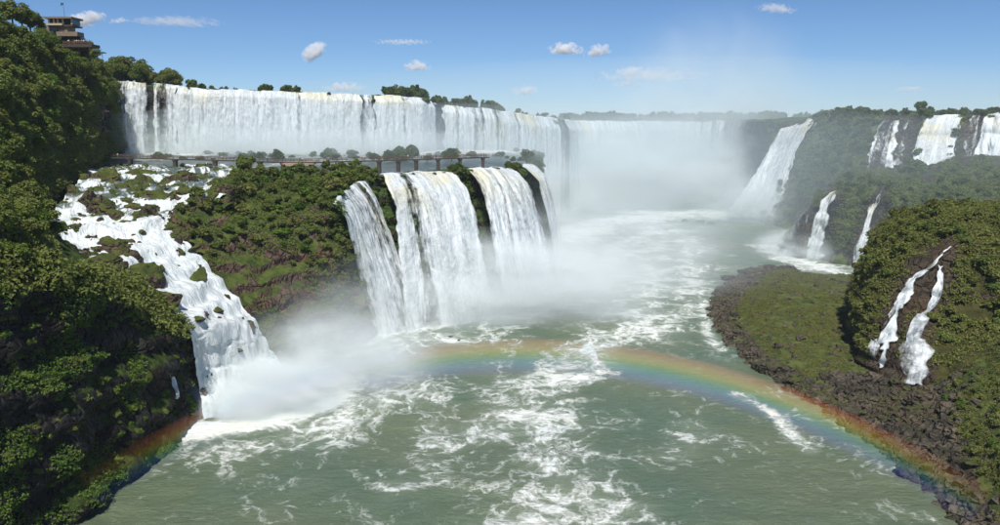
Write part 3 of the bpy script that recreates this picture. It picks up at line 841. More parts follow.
def thin(p, r, nmax=300):
    """greedy spacing: keep points at least r apart"""
    keep = []
    r = np.broadcast_to(r, len(p))
    for k in range(len(p)):
        if len(keep) >= nmax:
            break
        if not keep or np.min(np.linalg.norm(p[keep] - p[k], axis=1)) > r[k]:
            keep.append(k)
    return keep

def surf_at(key, px, py):
    V = LAND[key].reshape(-1, 3)
    qx, qy, D = project(V)
    d = np.hypot(qx - px, qy - py)
    m = d < max(3.0, d.min() * 1.5)
    k = np.where(m)[0]
    return V[k[np.argmin(D[k])]]

def leaf_quads(cen, nrm, size, aspect=0.55, jitter=0.8):
    n = len(cen)
    nn = nrm + jitter * rng.normal(size=(n, 3))
    nn /= np.linalg.norm(nn, axis=1)[:, None]
    t = np.cross(nn, rng.normal(size=(n, 3)))
    t /= np.maximum(np.linalg.norm(t, axis=1)[:, None], 1e-6)
    b = np.cross(nn, t)
    s = np.asarray(size).reshape(-1, 1) * (0.65 + 0.7 * rng.random((n, 1)))
    dip = nn * s * -0.18
    v = np.stack([cen - t * s + dip, cen - b * s * aspect, cen + t * s + dip, cen + b * s * aspect], 1)
    return v

def quads_mesh(name, q):
    n = len(q)
    return new_mesh(name, q.reshape(-1, 3), np.arange(n * 4).reshape(n, 4))

def tuft_points(p, nrm, per, r, h):
    """each base point becomes a low dome of leaves"""
    n = len(p)
    d = rng.normal(size=(n, per, 3))
    d[..., 2] = np.abs(d[..., 2])
    d /= np.linalg.norm(d, axis=2)[..., None]
    rr = (0.7 + 0.6 * rng.random((n, 1, 1)))
    up = nrm[:, None] * 0.5 + np.array([0, 0, 0.5])
    q = p[:, None] + rr * (d * r * np.array([1, 1, 0.0]) + up * (d[..., 2:] * h))
    return q.reshape(-1, 3), (d + up * 0.6).reshape(-1, 3)

def carpet(name, label, key, n, mat, per=9, r=0.9, h=0.7, size=0.34, cond=None, cat=None):
    p, nr = scatter(key, n, cond)
    c, d = tuft_points(p, nr, per, r, h)
    o = put(name, quads_mesh(name, leaf_quads(c, d, np.full(len(c), size))), mat)
    return tag(o, label, kind='stuff')

def tube(bm, pts, rad, seg=6):
    prev = None
    pts = [Vector(p) for p in pts]
    for k, p in enumerate(pts):
        t = (pts[min(k + 1, len(pts) - 1)] - pts[max(k - 1, 0)]).normalized()
        x = t.orthogonal().normalized()
        y = t.cross(x)
        ring = [bm.verts.new(p + (x * math.cos(2 * math.pi * j / seg) + y * math.sin(2 * math.pi * j / seg)) * rad[k]) for j in range(seg)]
        if prev:
            for j in range(seg):
                bm.faces.new((prev[j], prev[(j + 1) % seg], ring[(j + 1) % seg], ring[j]))
        prev = ring
    bm.faces.new(prev)

def bm_mesh(name, bm):
    me = bpy.data.meshes.new(name)
    bm.normal_update()
    bm.to_mesh(me)
    bm.free()
    return me

def make_tree_meshes(seed, H, R, nblob, leaves, leaf, flat=0.85, umbrella=False, low=0.24):
    r = np.random.default_rng(seed)
    blobs = []
    for k in range(nblob):
        a = r.uniform(0, 2 * math.pi)
        q = math.sqrt(r.uniform(0, 1)) * R * 0.72
        top = 1 - (q / R) ** 2
        z = H * (low + (0.88 - low) * top * r.uniform(0.35, 1.0)) if not umbrella else H * (0.78 + 0.12 * top * r.uniform(0.3, 1))
        s = R * r.uniform(0.20, 0.46)
        blobs.append((q * math.cos(a), q * math.sin(a), z, s))
    bl = np.array(blobs)
    w = bl[:, 3] ** 2
    k = r.choice(nblob, leaves, p=w / w.sum())
    d = r.normal(size=(leaves, 3))
    d[:, 2] += 0.35
    d /= np.linalg.norm(d, axis=1)[:, None]
    rad = bl[k, 3] * (0.70 + 0.36 * r.random(leaves) + np.where(r.random(leaves) < 0.16, r.random(leaves) * 0.45, 0))
    c = bl[k, :3] + d * rad[:, None] * np.array([1, 1, flat])
    q = leaf_quads(c, d * 0.8 + np.array([0, -0.15, 0.8]), np.full(leaves, leaf), 0.55, 0.55)
    crown = quads_mesh('crown', q)
    bm = bmesh.new()
    zt = H * 0.55
    bend = r.uniform(-0.5, 0.5, 2)
    tube(bm, [(0, 0, -1.5), (bend[0] * 0.5, bend[1] * 0.5, zt * 0.5), (bend[0], bend[1], zt), (bend[0] * 1.3, bend[1] * 1.3, H * 0.8)], [H * 0.035, H * 0.027, H * 0.02, H * 0.006])
    for b in blobs[:6]:
        m = ((bend[0] + b[0]) / 2, (bend[1] + b[1]) / 2, (zt * 0.85 + b[2]) / 2)
        tube(bm, [(bend[0] * 0.8, bend[1] * 0.8, zt * 0.8), m, b[:3]], [H * 0.014, H * 0.010, H * 0.004], 5)
    return crown, bm_mesh('trunk', bm)

TREES = {}
def tree_kind(key, name, leafmat, *a, **k):
    cr, tr = make_tree_meshes(*a, **k)
    cr.materials.append(leafmat)
    tr.materials.append(M_BARK)
    TREES[key] = (name, cr, tr)
for i in range(4):
    tree_kind('jungle%d' % i, 'jungle_tree', M_LEAF_HILL_LIFTED, 20 + i, 9.5 + i * 0.6, 4.2 + 0.3 * i, 13 + i, 2600, 0.42)
tree_kind('umb0', 'spreading_tree', M_LEAF_HILL_LIFTED, 31, 11.0, 5.6, 12, 2200, 0.42, umbrella=True)
for i in range(2):
    tree_kind('bright%d' % i, 'bright_tree', M_LEAF_BRIGHT, 40 + i, 6.5, 4.0, 12, 2400, 0.40)
for i in range(3):
    tree_kind('far%d' % i, 'plateau_tree', M_LEAF_FAR, 50 + i, 9.0, 4.8, 14, 900, 0.75, low=0.10)
for i in range(3):
    tree_kind('shrub%d' % i, 'shrub', M_LEAF_JUNGLE if i else M_LEAF_BRIGHT, 60 + i, 2.6, 1.7, 9, 520, 0.30, flat=0.8, low=0.2)
for i in range(3):
    tree_kind('olive%d' % i, 'olive_shrub', M_LEAF_OLIVE if i else M_LEAF_JUNGLE, 70 + i, 2.6, 2.0, 9, 560, 0.30, flat=0.8, low=0.2)
for i in range(2):
    tree_kind('hazy%d' % i, 'bush', M_LEAF_FAR, 80 + i, 4.2, 3.4, 10, 700, 0.55, flat=0.8, low=0.2)

def plant(key, loc, scale, label, cat, group, sz=None, name=None):
    nm, cr, tr = TREES[key]
    name = name or nm
    root = put(name, None, loc=tuple(loc))
    root.rotation_euler = (rng.normal() * 0.06, rng.normal() * 0.06, rng.uniform(0, 6.28))
    root.scale = (scale * rng.uniform(0.88, 1.15), scale * rng.uniform(0.88, 1.15), scale * (sz or rng.uniform(0.88, 1.15)))
    tag(root, label, cat, group)
    put('crown', cr, parent=root)
    put('trunk', tr, parent=root)
    return root

# ------------------------------------------------------------------ trees and shrubs
def in_poly(px, py, poly):
    r = np.zeros(np.shape(px), bool)
    for (ax, ay), (bx, by) in zip(poly, poly[1:] + poly[:1]):
        c = ((ay > py) != (by > py)) & (px < (bx - ax) * (py - ay) / ((by - ay) or 1e-9) + ax)
        r ^= c
    return r
OPEN_WATER = [(84, 186), (72, 205), (50, 238), (52, 262), (108, 270), (150, 286), (190, 318), (240, 330), (238, 172), (112, 170)]
OPEN_TRAIL = [(92, 103), (112, 103), (112, 136), (92, 136)]
OPEN_FALL = [(117, 84), (117, 118), (136, 150), (190, 150), (190, 84)]
def hides_water(p, h, r):
    for dx, dz in ((0, 1.0), (0, 0.6), (0.9, 0.6), (-0.9, 0.6), (0.5, 0.9), (0, 0.25)):
        qx, qy, _ = project(np.asarray(p) + np.array([dx * r, 0, dz * h]))
        if in_poly(qx, qy, OPEN_WATER) or in_poly(qx, qy, OPEN_FALL) or in_poly(qx, qy, OPEN_TRAIL):
            return True
    return False
def near(px, py, table):
    return min(table, key=lambda t: (t[0] - px) ** 2 + (t[1] - py) ** 2)[2]
# hillside jungle
p, nr = scatter('hill', 2600, lambda c, n, px, py, v, u: (v > np.where(c[..., 1] > 172, 1.45, 1.1)) * (v < 3.35) * (py < 440) * (c[..., 1] > 95) * np.where(px < 200, 1, 0.0) * (0.45 + (c[..., 1] / 220.0) ** 0.7))
D = np.linalg.norm(p - np.array([0, 0, 70]), axis=1)
HILL_SPOTS = [(60, 60, 'below the lookout pavilion'), (15, 45, 'next to the lookout pavilion on the ridge'), (115, 80, 'on the ridge beside the thin upper falls'), (95, 120, 'near the trail shelter'), (70, 165, 'at the end of the footbridge'),
              (20, 130, 'on the middle of the hillside'), (25, 220, 'beside the left bank of the cascade'), (40, 280, 'on the brow of the dark near cliff'), (10, 340, 'on the face of the dark near cliff')]
ok = np.array([not hides_water(q, 9.0 if d > 190 else 7.0, 4.0) for q, d in zip(p, D)])
p, D = p[ok], D[ok]
for k in thin(p, np.where(D < 190, 3.8, 4.6), 405):
    x = rng.random()
    sc_ = rng.uniform(0.7, 1.05) * (0.72 if D[k] < 190 else 0.95)
    qx, qy, _ = project(p[k])
    at_ = near(qx, qy, HILL_SPOTS)
    size = 'tall' if sc_ > (0.64 if D[k] < 190 else 0.84) else 'low'
    if x < 0.72:
        plant('jungle%d' % rng.integers(4), p[k], sc_, '%s dark green jungle tree %s' % (size, at_), 'tree', '%s dark trees %s' % (size, at_))
    elif x < 0.80:
        plant('umb0', p[k], sc_ * 0.95, '%s flat spreading tree %s' % (size, at_), 'tree', '%s spreading trees %s' % (size, at_))
    else:
        plant('bright%d' % rng.integers(2), p[k], sc_ * 1.1, '%s bright green leafy tree %s' % (size, at_), 'tree', '%s bright trees %s' % (size, at_))
carpet('undergrowth', 'dense green undergrowth covering the jungle hillside', 'hill', 26000, M_LEAF_HILL_LIFTED, 8, 1.4, 2.0, 0.42, lambda c, n, px, py, v, u: (v > 0.9) * (v < 3.2) * (c[..., 1] > 90) * ~in_poly(px, py - 1, OPEN_WATER) * ~in_poly(px, py, [(96, 105), (110, 105), (110, 133), (96, 133)]))
# dark near cliff: ferns and hanging clumps
p, nr = scatter('hill', 900, lambda c, n, px, py, v, u: (v > 0.08) * (v < 1.1) * (c[..., 1] > 105) * (seg_dist(px, py, [(162, 350), (181, 414)]) > 10) * (c[..., 1] < 186) * sstep(-0.1, 0.25, fbm(c * 0.11 + 5, 3)))
for k in thin(p, 1.9, 150):
    qx, qy, _ = project(p[k])
    at_ = near(qx, qy, [(175, 380, 'beside the thin thread of water'), (120, 330, 'in the middle'), (150, 430, 'just above the river'), (60, 320, 'under the brow'), (30, 450, 'on the lower part'), (185, 340, 'beside the cascade')])
    br = rng.random() < 0.6
    plant('shrub0' if br else 'shrub1', p[k] - np.array([0.2, 0, 0.8]), rng.uniform(0.45, 0.85), '%s fern clump %s of the dark near cliff' % ('bright' if br else 'dark', at_) if at_[0] in 'io' else '%s fern clump on the dark near cliff %s' % ('bright' if br else 'dark', at_), 'fern', '%s ferns on near cliff %s' % ('bright' if br else 'dark', at_), name='fern_clump')
carpet('cliff_moss', 'moss and small ferns hanging on the dark near cliff', 'hill', 4200, M_LEAF_BRIGHT, 8, 0.7, 0.5, 0.22, lambda c, n, px, py, v, u: (v > 0.06) * (v < 1.1) * (c[..., 1] > 100) * (seg_dist(px, py, [(162, 350), (181, 414)]) > 7) * (c[..., 1] < 190) * (fbm(c * 0.09 + 11, 4) > 0.12))
# bluff
p, nr = scatter('bluff', 1500, lambda c, n, px, py, v, u: (v > 0.6) * np.clip(n[..., 2] + 0.1, 0.03, 1) * (fbm(c * 0.06 + 2, 3) > -0.45) * (seg_dist(px, py, [(232, 278), (292, 294)]) > 22) * (seg_dist(px, py, [(305, 310), (335, 280)]) > 14))
for k in thin(p, 2.7, 220):
    top = p[k][2] > 46
    sc_ = rng.uniform(0.6, 1.3) * (1.35 if top else 1.05)
    x = rng.random()
    qx, qy, _ = project(p[k])
    at_ = near(qx, qy, [(280, 172, 'just below the footbridge'), (190, 215, 'beside the boulders of the cascade'), (260, 225, 'on the brow of the bluff'), (330, 200, 'beside the slanting bluff fall'), (225, 270, 'along the edge of the cascade'), (290, 290, 'above the spray at the foot of the bluff')])
    if x < 0.82:
        plant('shrub%d' % rng.integers(3), p[k], sc_, 'green shrub %s' % at_, 'shrub', 'green shrubs %s' % at_)
    else:
        plant('olive%d' % rng.integers(3), p[k], sc_ * 0.9, 'olive brown shrub %s' % at_, 'shrub', 'olive shrubs %s' % at_)
for px, py, Y, s in ((297, 172, 288, 0.75), (283, 178, 285, 0.62), (262, 176, 285, 0.7), (312, 178, 284, 0.6), (330, 182, 276, 0.55)):
    q = P(px, py + 5, Y)
    plant('bright%d' % rng.integers(2) if px in (297, 312) else 'jungle1', q, s * 0.8, 'small rounded tree on top of the bluff below the footbridge', 'tree', 'trees on top of the bluff')
carpet('bluff_plants', 'low green plants covering the rocky bluff', 'bluff', 9000, M_LEAF_JUNGLE, 8, 0.9, 0.6, 0.26, lambda c, n, px, py, v, u: (v > 0.3) * (fbm(c * 0.07 + 2, 4) > -0.25) * (seg_dist(px, py, [(232, 278), (292, 294)]) > 20))
# mossy ledge between lower falls and promontory
carpet('ledge_plants', 'bright green plants on the wet terrace cliff', 'lower', 7500, M_LEAF_BRIGHT, 8, 0.9, 0.5, 0.28, lambda c, n, px, py, v, u: (v > 0.6) * ((fbm(c * 0.06 + 7, 3) > 0.0) | ((np.abs(u * 12 - 5.3) < 0.35) & (v > 1.2)) | ((np.abs(u * 12 - 8.1) < 0.4) & (v > 0.9))) * (u < 0.85))
p, nr = scatter('lower', 500, lambda c, n, px, py, v, u: (v > 1.75) * ((np.abs(u * 12 - 8.1) < 0.35) + (u * 12 > 9.4) + (np.abs(u * 12 - 5.3) < 0.28) + (np.abs(u * 12 - 2.0) < 0.25)))
for k in thin(p, 2.4, 70):
    plant('hazy%d' % rng.integers(2), p[k], rng.uniform(0.45, 0.8), 'bush on the rock between the lower falls of the terrace', 'bush', 'bushes between the lower falls')
# bushes on the terrace behind the footbridge
for i in range(78):
    px = 150 + 385 * rng.random()
    Y = rng.uniform(372, 428)
    q = P(px, 156, Y)
    big = 1.35 if px > 395 else 1.0
    plant('hazy%d' % rng.integers(2), (q[0], q[1], 51.6), rng.choice([0.35, 0.55, 0.75, 1.0]) * rng.uniform(0.8, 1.2) * big, 'hazy low bush on the terrace behind the footbridge', 'bush', 'bushes behind the footbridge')
# bushes on the crest of the upper falls
def crest_plants(px0, px1, n, sc0, sc1, label, group, dy=(6, 24), kinds=('far0', 'far1', 'far2'), cat='tree'):
    for _ in range(n):
        c, b = up_between(rng.uniform(px0, px1), 0, 1)
        c = c[0]
        d = rng.uniform(*dy)
        plant(kinds[rng.integers(len(kinds))], (c[0] * (1 + d / c[1]), c[1] + d, c[2] - 0.6), rng.uniform(sc0, sc1), label, cat, group)
crest_plants(258, 290, 12, 0.28, 0.62, 'bush of the dark clump on the brink of the widest upper fall', 'bush clump on the brink', (1, 10))
crest_plants(292, 304, 3, 0.35, 0.5, 'small tree at the edge of the bush clump on the brink', 'small trees on the brink', (3, 10))
crest_plants(188, 236, 9, 0.28, 0.48, 'low tree on the skyline just behind the upper falls', 'low skyline trees', (10, 30))
crest_plants(192, 198, 1, 0.75, 0.75, 'single upright tree on the skyline behind the widest upper fall', None, (20, 22))
crest_plants(384, 500, 46, 0.45, 0.95, 'hazy tree on the bushy crag above the hazy upper falls', 'trees on the crag', (8, 40))
crest_plants(432, 442, 10, 0.4, 0.7, 'tree hanging over the gap between the upper falls', 'trees in the gap', (-2, 8))
crest_plants(500, 570, 16, 0.3, 0.6, 'small hazy tree on the rim beside the corner fall', 'small trees on the rim', (10, 40))
crest_plants(112, 146, 26, 0.9, 1.5, 'tall tree on the plateau edge joining the jungle hillside', 'tall trees at the plateau edge', (14, 50), ('jungle0', 'jungle1', 'jungle2', 'jungle3'))
crest_plants(135, 178, 26, 0.5, 1.0, 'tree on the plateau behind the thin upper falls', 'trees behind the thin falls', (8, 45), ('jungle0', 'jungle1', 'jungle2'))
for i in range(110):
    px = rng.uniform(560, 845)
    Y = rng.uniform(840, 1000)
    q = P(px, 122, Y)
    plant('far%d' % rng.integers(3), (q[0], q[1], 70.5), rng.uniform(0.9, 1.45), 'far hazy tree of the treeline beyond the horseshoe falls', 'tree', 'far treeline')
# right plateau
CLIFF_SPOTS = [(840, 140, 'beside the thin thread of water'), (800, 190, 'beside the tall slanting fall'), (875, 140, 'beside the pair of streams'), (915, 140, 'beside the narrow jet'), (985, 135, 'beside the spreading rim fall'), (830, 185, 'above the slim shelf fall')]
SHELF_SPOTS = [(915, 170, 'under the broad cream fall'), (980, 165, 'under the spreading fall'), (870, 175, 'under the pair of streams'), (820, 215, 'around the slim shelf fall'), (880, 205, 'around the middle shelf fall'), (960, 195, 'behind the olive mound'), (900, 230, 'at the edge of the olive mound')]
p, nr = scatter('rplateau', 1500, lambda c, n, px, py, v, u: (v > 0.1) * (v < 2.2) * (off_right(px, py) > 14) * (px > 760) * (np.clip(n[..., 2], 0.12, 1)))
for k in thin(p, 5.5, 110):
    plant('hazy%d' % rng.integers(2), p[k], rng.uniform(0.7, 1.3), 'hazy green bush on the plateau cliff %s' % near(*project(p[k])[:2], CLIFF_SPOTS), 'bush', 'plateau cliff bushes %s' % near(*project(p[k])[:2], CLIFF_SPOTS))
for i in range(95):
    px = rng.uniform(808, 1010)
    x = (px - 770) / 290
    c = np.array([np.interp(px, [770, 800, 822, 850, 880, 905, 935, 965, 1000, 1060], np.array(rp_crest)[:10, k]) for k in range(3)])
    d = rng.uniform(3, 40)
    plant('far%d' % rng.integers(3), (c[0] * (1 + d / c[1]), c[1] + d, c[2] + 0.5), rng.uniform(0.4, 0.7), 'hazy tree along the rim of the right plateau', 'tree', 'trees along the plateau rim')
q = P(921, 112, 512)
plant('far1', (q[0], q[1], q[2] - 2), 0.95, 'tall rounded tree standing out on the right plateau rim', 'tree', None)
carpet('plateau_plants', 'green plants covering the plateau cliff', 'rplateau', 6500, M_LEAF_FAR, 8, 1.8, 1.0, 0.6, lambda c, n, px, py, v, u: (v < 3.2) * (off_right(px, py) > 11) * (fbm(c * 0.04 + 3, 3) > -0.3))
# shelf
p, nr = scatter('shelf', 1800, lambda c, n, px, py, v, u: (v > 0.7) * (off_right(px, py - 6) > 11) * (px > 785) * (px < 1020))
for k in thin(p, 5.5, 120):
    plant('hazy%d' % rng.integers(2), p[k] - np.array([0, 0, 0.6]), rng.uniform(0.5, 1.0), 'hazy low bush on the green shelf %s' % near(*project(p[k])[:2], SHELF_SPOTS), 'bush', 'shelf bushes %s' % near(*project(p[k])[:2], SHELF_SPOTS))
for px, py, Y, s in ((914, 172, 462, 2.0), (908, 174, 460, 1.6), (921, 175, 458, 1.5)):
    q = P(px, py, Y)
    plant('hazy0', (q[0], q[1], q[2] - 1), s, 'tall rounded bush in front of the broad cream plateau fall', 'bush', 'rounded bushes before the broad cream fall')
carpet('shelf_plants', 'low green plants covering the shelf', 'shelf', 9000, M_LEAF_FAR, 8, 1.3, 0.8, 0.48, lambda c, n, px, py, v, u: (v > 0.25) * (off_right(px, py) > 8))
# mound
MOUND_SPOTS = [(950, 222, 'along its crest'), (900, 240, 'on its shoulder above the grassy flat'), (950, 245, 'where the stepped fall begins'), (885, 300, 'between the trickle and the stepped fall'), (960, 285, 'beside the second branch of the fall'), (985, 340, 'above the shaded bank'), (870, 340, 'on its dark edge next to the grassy flat'), (940, 350, 'around the foot of the fall')]
p, nr = scatter('mound', 2600, lambda c, n, px, py, v, u: (v > 0.6) * (v < 3.6) * off_fall(px, py) * np.clip(n[..., 2] + 0.25, 0.1, 1))
for k in thin(p, 2.7, 240):
    plant('olive%d' % rng.integers(3), p[k] - np.array([0, 0, 0.5]), rng.uniform(0.8, 1.5), 'dense olive shrub on the mound %s' % near(*project(p[k])[:2], MOUND_SPOTS), 'shrub', 'mound shrubs %s' % near(*project(p[k])[:2], MOUND_SPOTS))
carpet('mound_plants', 'dense olive brown plants covering the mound', 'mound', 13000, M_LEAF_OLIVE, 8, 1.0, 0.9, 0.28, lambda c, n, px, py, v, u: (v > 0.3) * (v < 3.7) * off_fall(px, py) * (fbm(c * 0.09 + 5, 3) > -0.35))
# right bank
BANK_SPOTS = [(985, 350, 'under the olive mound'), (950, 400, 'next to the boulders below the mound fall'), (985, 430, 'behind the large brown slab'), (985, 490, 'where the rainbow meets the shore')]
SHORE_SPOTS = [(712, 300, 'off the tip of the grassy flat'), (735, 350, 'along the river edge of the grassy flat'), (790, 392, 'where the foam line meets the shore'), (850, 430, 'under the rainbow'), (900, 400, 'below the olive mound'), (930, 440, 'around the large brown slabs'), (960, 500, 'at the end of the rainbow'), (870, 385, 'in front of the stepped fall')]
p, nr = scatter('shore', 1400, lambda c, n, px, py, v, u: (v > 2.0) * (px - 0.35 * (py - 400) > 945) * (py > 370))
for k in thin(p, 1.7, 120):
    plant('shrub%d' % rng.integers(3) if rng.random() < 0.5 else 'olive%d' % rng.integers(3), p[k] - np.array([0, 0, 0.4]), rng.uniform(0.4, 0.8), 'green shrub on the bank %s' % near(*project(p[k])[:2], BANK_SPOTS), 'shrub', 'bank shrubs %s' % near(*project(p[k])[:2], BANK_SPOTS))
p, nr = scatter('shore', 16000, lambda c, n, px, py, v, u: (v > 0.95) * (1 - sstep(830, 865, px) * (1 - sstep(935, 965, px - 0.35 * (py - 400))) * sstep(366, 384, py)) * np.where(px > 900, 1.2, 1.0) * sstep(-0.35, 0.1, fbm(c * 0.12 + 1, 4)) * sstep(0.95, 1.8, v))
c_, d_ = tuft_points(p, nr, 8, 0.7, 0.45)
o = put('grass', quads_mesh('grass', leaf_quads(c_, d_, np.full(len(c_), 0.26), 0.3)), M_GRASS)
tag(o, 'patchy green and brown grass on the flat behind the rocky shore', kind='stuff')

p, nr = scatter('shore', 700, lambda c, n, px, py, v, u: (v > 1.8) * (v < 4.2) * (px < 870) * (py < 400) * sstep(-0.1, 0.4, fbm(c * 0.08 + 14, 3)))
for k in thin(p, 2.2, 80):
    plant('olive%d' % rng.integers(3), p[k] - np.array([0, 0, 0.3]), rng.uniform(0.28, 0.6), 'low olive tussock on the grassy flat %s' % near(*project(p[k])[:2], [(745, 300, 'towards the river'), (800, 285, 'before the shelf falls'), (845, 330, 'beside the olive mound'), (785, 350, 'around the dark rocks')]), 'tussock', 'tussocks %s' % near(*project(p[k])[:2], [(745, 300, 'towards the river'), (800, 285, 'before the shelf falls'), (845, 330, 'beside the mound'), (785, 350, 'around the dark rocks')]), sz=0.7, name='tussock')
# ------------------------------------------------------------------ boulders
def boulder_mesh(seed):
    r = np.random.default_rng(seed)
    bm = bmesh.new()
    bmesh.ops.create_icosphere(bm, subdivisions=3, radius=1.0)
    v = np.array([x.co[:] for x in bm.verts])
    v = v * (1 + 0.32 * fbm(v * 1.1 + seed * 3.7, 4))[:, None]
    for _ in range(15):
        n = r.normal(size=3)
        n /= np.linalg.norm(n)
        d = r.uniform(0.48, 0.80)
        ex = np.maximum(v @ n - d, 0)
        v = v - ex[:, None] * n * 0.92
    v *= np.array([1.0, r.uniform(0.65, 0.95), r.uniform(0.5, 0.75)])
    v += 0.03 * r.normal(size=v.shape)
    for x, c in zip(bm.verts, v):
        x.co = c
    return bm_mesh('boulder', bm)
B_DRY = [boulder_mesh(k) for k in range(7)]
B_MOSS = [boulder_mesh(20 + k) for k in range(5)]
for m in B_DRY: m.materials.append(M_BOULDER)
for m in B_MOSS: m.materials.append(M_MOSSY)

def boulder(me, loc, s, label, group, sz=None, cat='boulder'):
    o = put('boulder', me, loc=tuple(loc))
    o.rotation_euler = (rng.normal() * 0.15, rng.normal() * 0.15, rng.uniform(0, 6.28))
    o.scale = (s, s, s * (sz or 1.0))
    return tag(o, label, cat, group)

ca_rocks = [(102, 177, 27, 1.0), (136, 171, 22, 0.9), (84, 203, 18, 1.6), (96, 210, 24, 1.8), (112, 214, 18, 1.7), (122, 200, 14, 1.0), (132, 206, 16, 1.5), (146, 211, 14, 1.8), (114, 247, 30, 0.9), (96, 261, 26, 0.9), (120, 268, 12, 1.6),
            (146, 276, 24, 1.8), (160, 297, 22, 1.1), (187, 277, 26, 0.7), (160, 268, 9, 1.2), (175, 178, 24, 0.8), (153, 196, 20, 0.9), (186, 190, 16, 0.9), (205, 176, 18, 0.8), (150, 180, 12, 0.7), (212, 195, 16, 1.2), (228, 180, 18, 0.8), (192, 205, 20, 1.4), (118, 186, 16, 0.7), (163, 186, 10, 0.6), (218, 185, 10, 0.7), (140, 231, 12, 0.7), (215, 310, 12, 0.9), (196, 318, 12, 0.7), (240, 350, 8, 0.7)]
for px, py, w, h in ca_rocks:
    q = surf_at('cascade', px, py)
    _, _, D = project(q)
    s = w * D / 800 / 2 * 1.7
    at_ = near(px, py, [(110, 172, 'near the end of the footbridge'), (205, 178, 'beside the bluff top'), (110, 208, 'in the upper rapids'), (115, 260, 'beside the jungle bank'), (165, 290, 'above the steep lower drop'), (215, 320, 'on the steep lower drop')])
    boulder(B_MOSS[rng.integers(5)], q + np.array([0, 0.6 * s, -0.15 * s]), s, '%s mossy boulder in the cascade %s' % ('tall' if h > 1.3 else 'broad' if w > 19 else 'small', at_), '%s mossy boulders %s' % ('tall' if h > 1.3 else 'broad' if w > 19 else 'small', at_), h)
for k in range(36):
    q = LAND['cascade'][int(rng.uniform(4, 95)), int(rng.uniform(3, 166))]
    boulder(B_MOSS[rng.integers(5)] if rng.random() < 0.5 else B_DRY[rng.integers(7)], q - np.array([0, 0, 0.1]), rng.uniform(0.5, 1.7), 'small wet rock in the rapids of the cascade', 'small rocks in the cascade', 0.8)
for t_ in list(rng.uniform(2.2, 5.4, 12)) + list(rng.uniform(5.5, 8.2, 10)):
    c, b = lo_between(t_, t_, 1)
    boulder(B_MOSS[rng.integers(5)], c[0] + np.array([rng.normal() * 0.5, rng.uniform(-2.2, 1.0), -0.5]), rng.uniform(0.5, 1.5), 'wet rock breaking the brink of the lower terrace falls', 'rocks on the lower brink', 0.9)
for px in list(rng.uniform(185, 430, 16)) + list(rng.uniform(440, 560, 8)):
    c, b = up_between(px, px, 1)
    boulder(B_DRY[rng.integers(7)], c[0] + np.array([0, rng.uniform(-1.5, 4.0), -0.2]), rng.uniform(0.7, 2.0), 'dark rock breaking the brink of the upper falls', 'rocks on the upper brink', 0.8)
for t_ in rng.uniform(0, 1, 16):
    q = LAND['cascade'][int(30 + 90 * t_), -3]
    boulder(B_MOSS[rng.integers(5)], q + np.array([0.8, 0.5, 0.0]), rng.uniform(1.6, 3.0), 'mossy boulder lining the bluff edge of the cascade', 'boulders lining the cascade', 0.8)
# shoreline
p, nr = scatter('shore', 3000, lambda c, n, px, py, v, u: (v > 0.25) * np.where(v < 1.25, 1.0, np.where((px > 820) & (v < 4) & (px < 960) & (py > 372), 0.8, 0.02)))
sizes = np.clip(rng.lognormal(0.40, 0.55, len(p)) * np.where(project(p)[0] > 840, 1.25, 1.0), 0.7, 5.0)
for k in thin(p, sizes * 0.8, 235):
    boulder(B_DRY[rng.integers(7)], p[k] + np.array([0, 0, 0.1]), sizes[k], '%s brown shore boulder %s' % ('large' if sizes[k] > 1.5 else 'small', near(*project(p[k])[:2], SHORE_SPOTS)), '%s shore boulders %s' % ('large' if sizes[k] > 1.5 else 'small', near(*project(p[k])[:2], SHORE_SPOTS)), rng.uniform(0.7, 1.2))
for px, py, w in ((775, 345, 14), (800, 337, 14), (787, 346, 7), (833, 352, 10), (812, 300, 8), (842, 290, 10), (765, 318, 8), (752, 296, 9), (822, 322, 7), (795, 372, 9), (770, 335, 6), (848, 350, 8), (838, 312, 7), (780, 285, 7)):
    q = surf_at('shore', px, py)
    boulder(B_DRY[rng.integers(7)], q, w * project(q)[2] / 1600, 'dark rock standing out of the grassy flat', 'dark rocks on the grassy flat', 1.1)
for px, py, w in ((893, 381, 22), (885, 397, 20), (968, 463, 30), (925, 455, 24), (905, 392, 15)):
    q = surf_at('shore', px, py)
    boulder(B_DRY[rng.integers(7)], q, w * project(q)[2] / 1600, 'large brown rock slab among the shore boulders', 'large slabs on the shore', 0.9)
# loose stones too small to count
ms = []
p, nr = scatter('shore', 5200, lambda c, n, px, py, v, u: (v > 0.25) * np.where(v < 1.5, 1.0, np.where((px > 820) & (px < 960) & (py > 372), 0.9, 0.06)))
cube = np.array([(x, y, z) for z in (-1, 1) for y in (-1, 1) for x in (-1, 1)], float)
cf = np.array([(0, 2, 3, 1), (4, 5, 7, 6), (0, 1, 5, 4), (2, 6, 7, 3), (0, 4, 6, 2), (1, 3, 7, 5)])
q = rng.normal(size=(len(p), 4)); q /= np.linalg.norm(q, axis=1)[:, None]
w_, x_, y_, z_ = q.T
Rm = np.stack([1 - 2 * (y_**2 + z_**2), 2 * (x_*y_ - z_*w_), 2 * (x_*z_ + y_*w_), 2 * (x_*y_ + z_*w_), 1 - 2 * (x_**2 + z_**2), 2 * (y_*z_ - x_*w_), 2 * (x_*z_ - y_*w_), 2 * (y_*z_ + x_*w_), 1 - 2 * (x_**2 + y_**2)], 1).reshape(-1, 3, 3)
ss = np.clip(rng.lognormal(-0.95, 0.5, (len(p), 1, 1)), 0.15, 1.1)
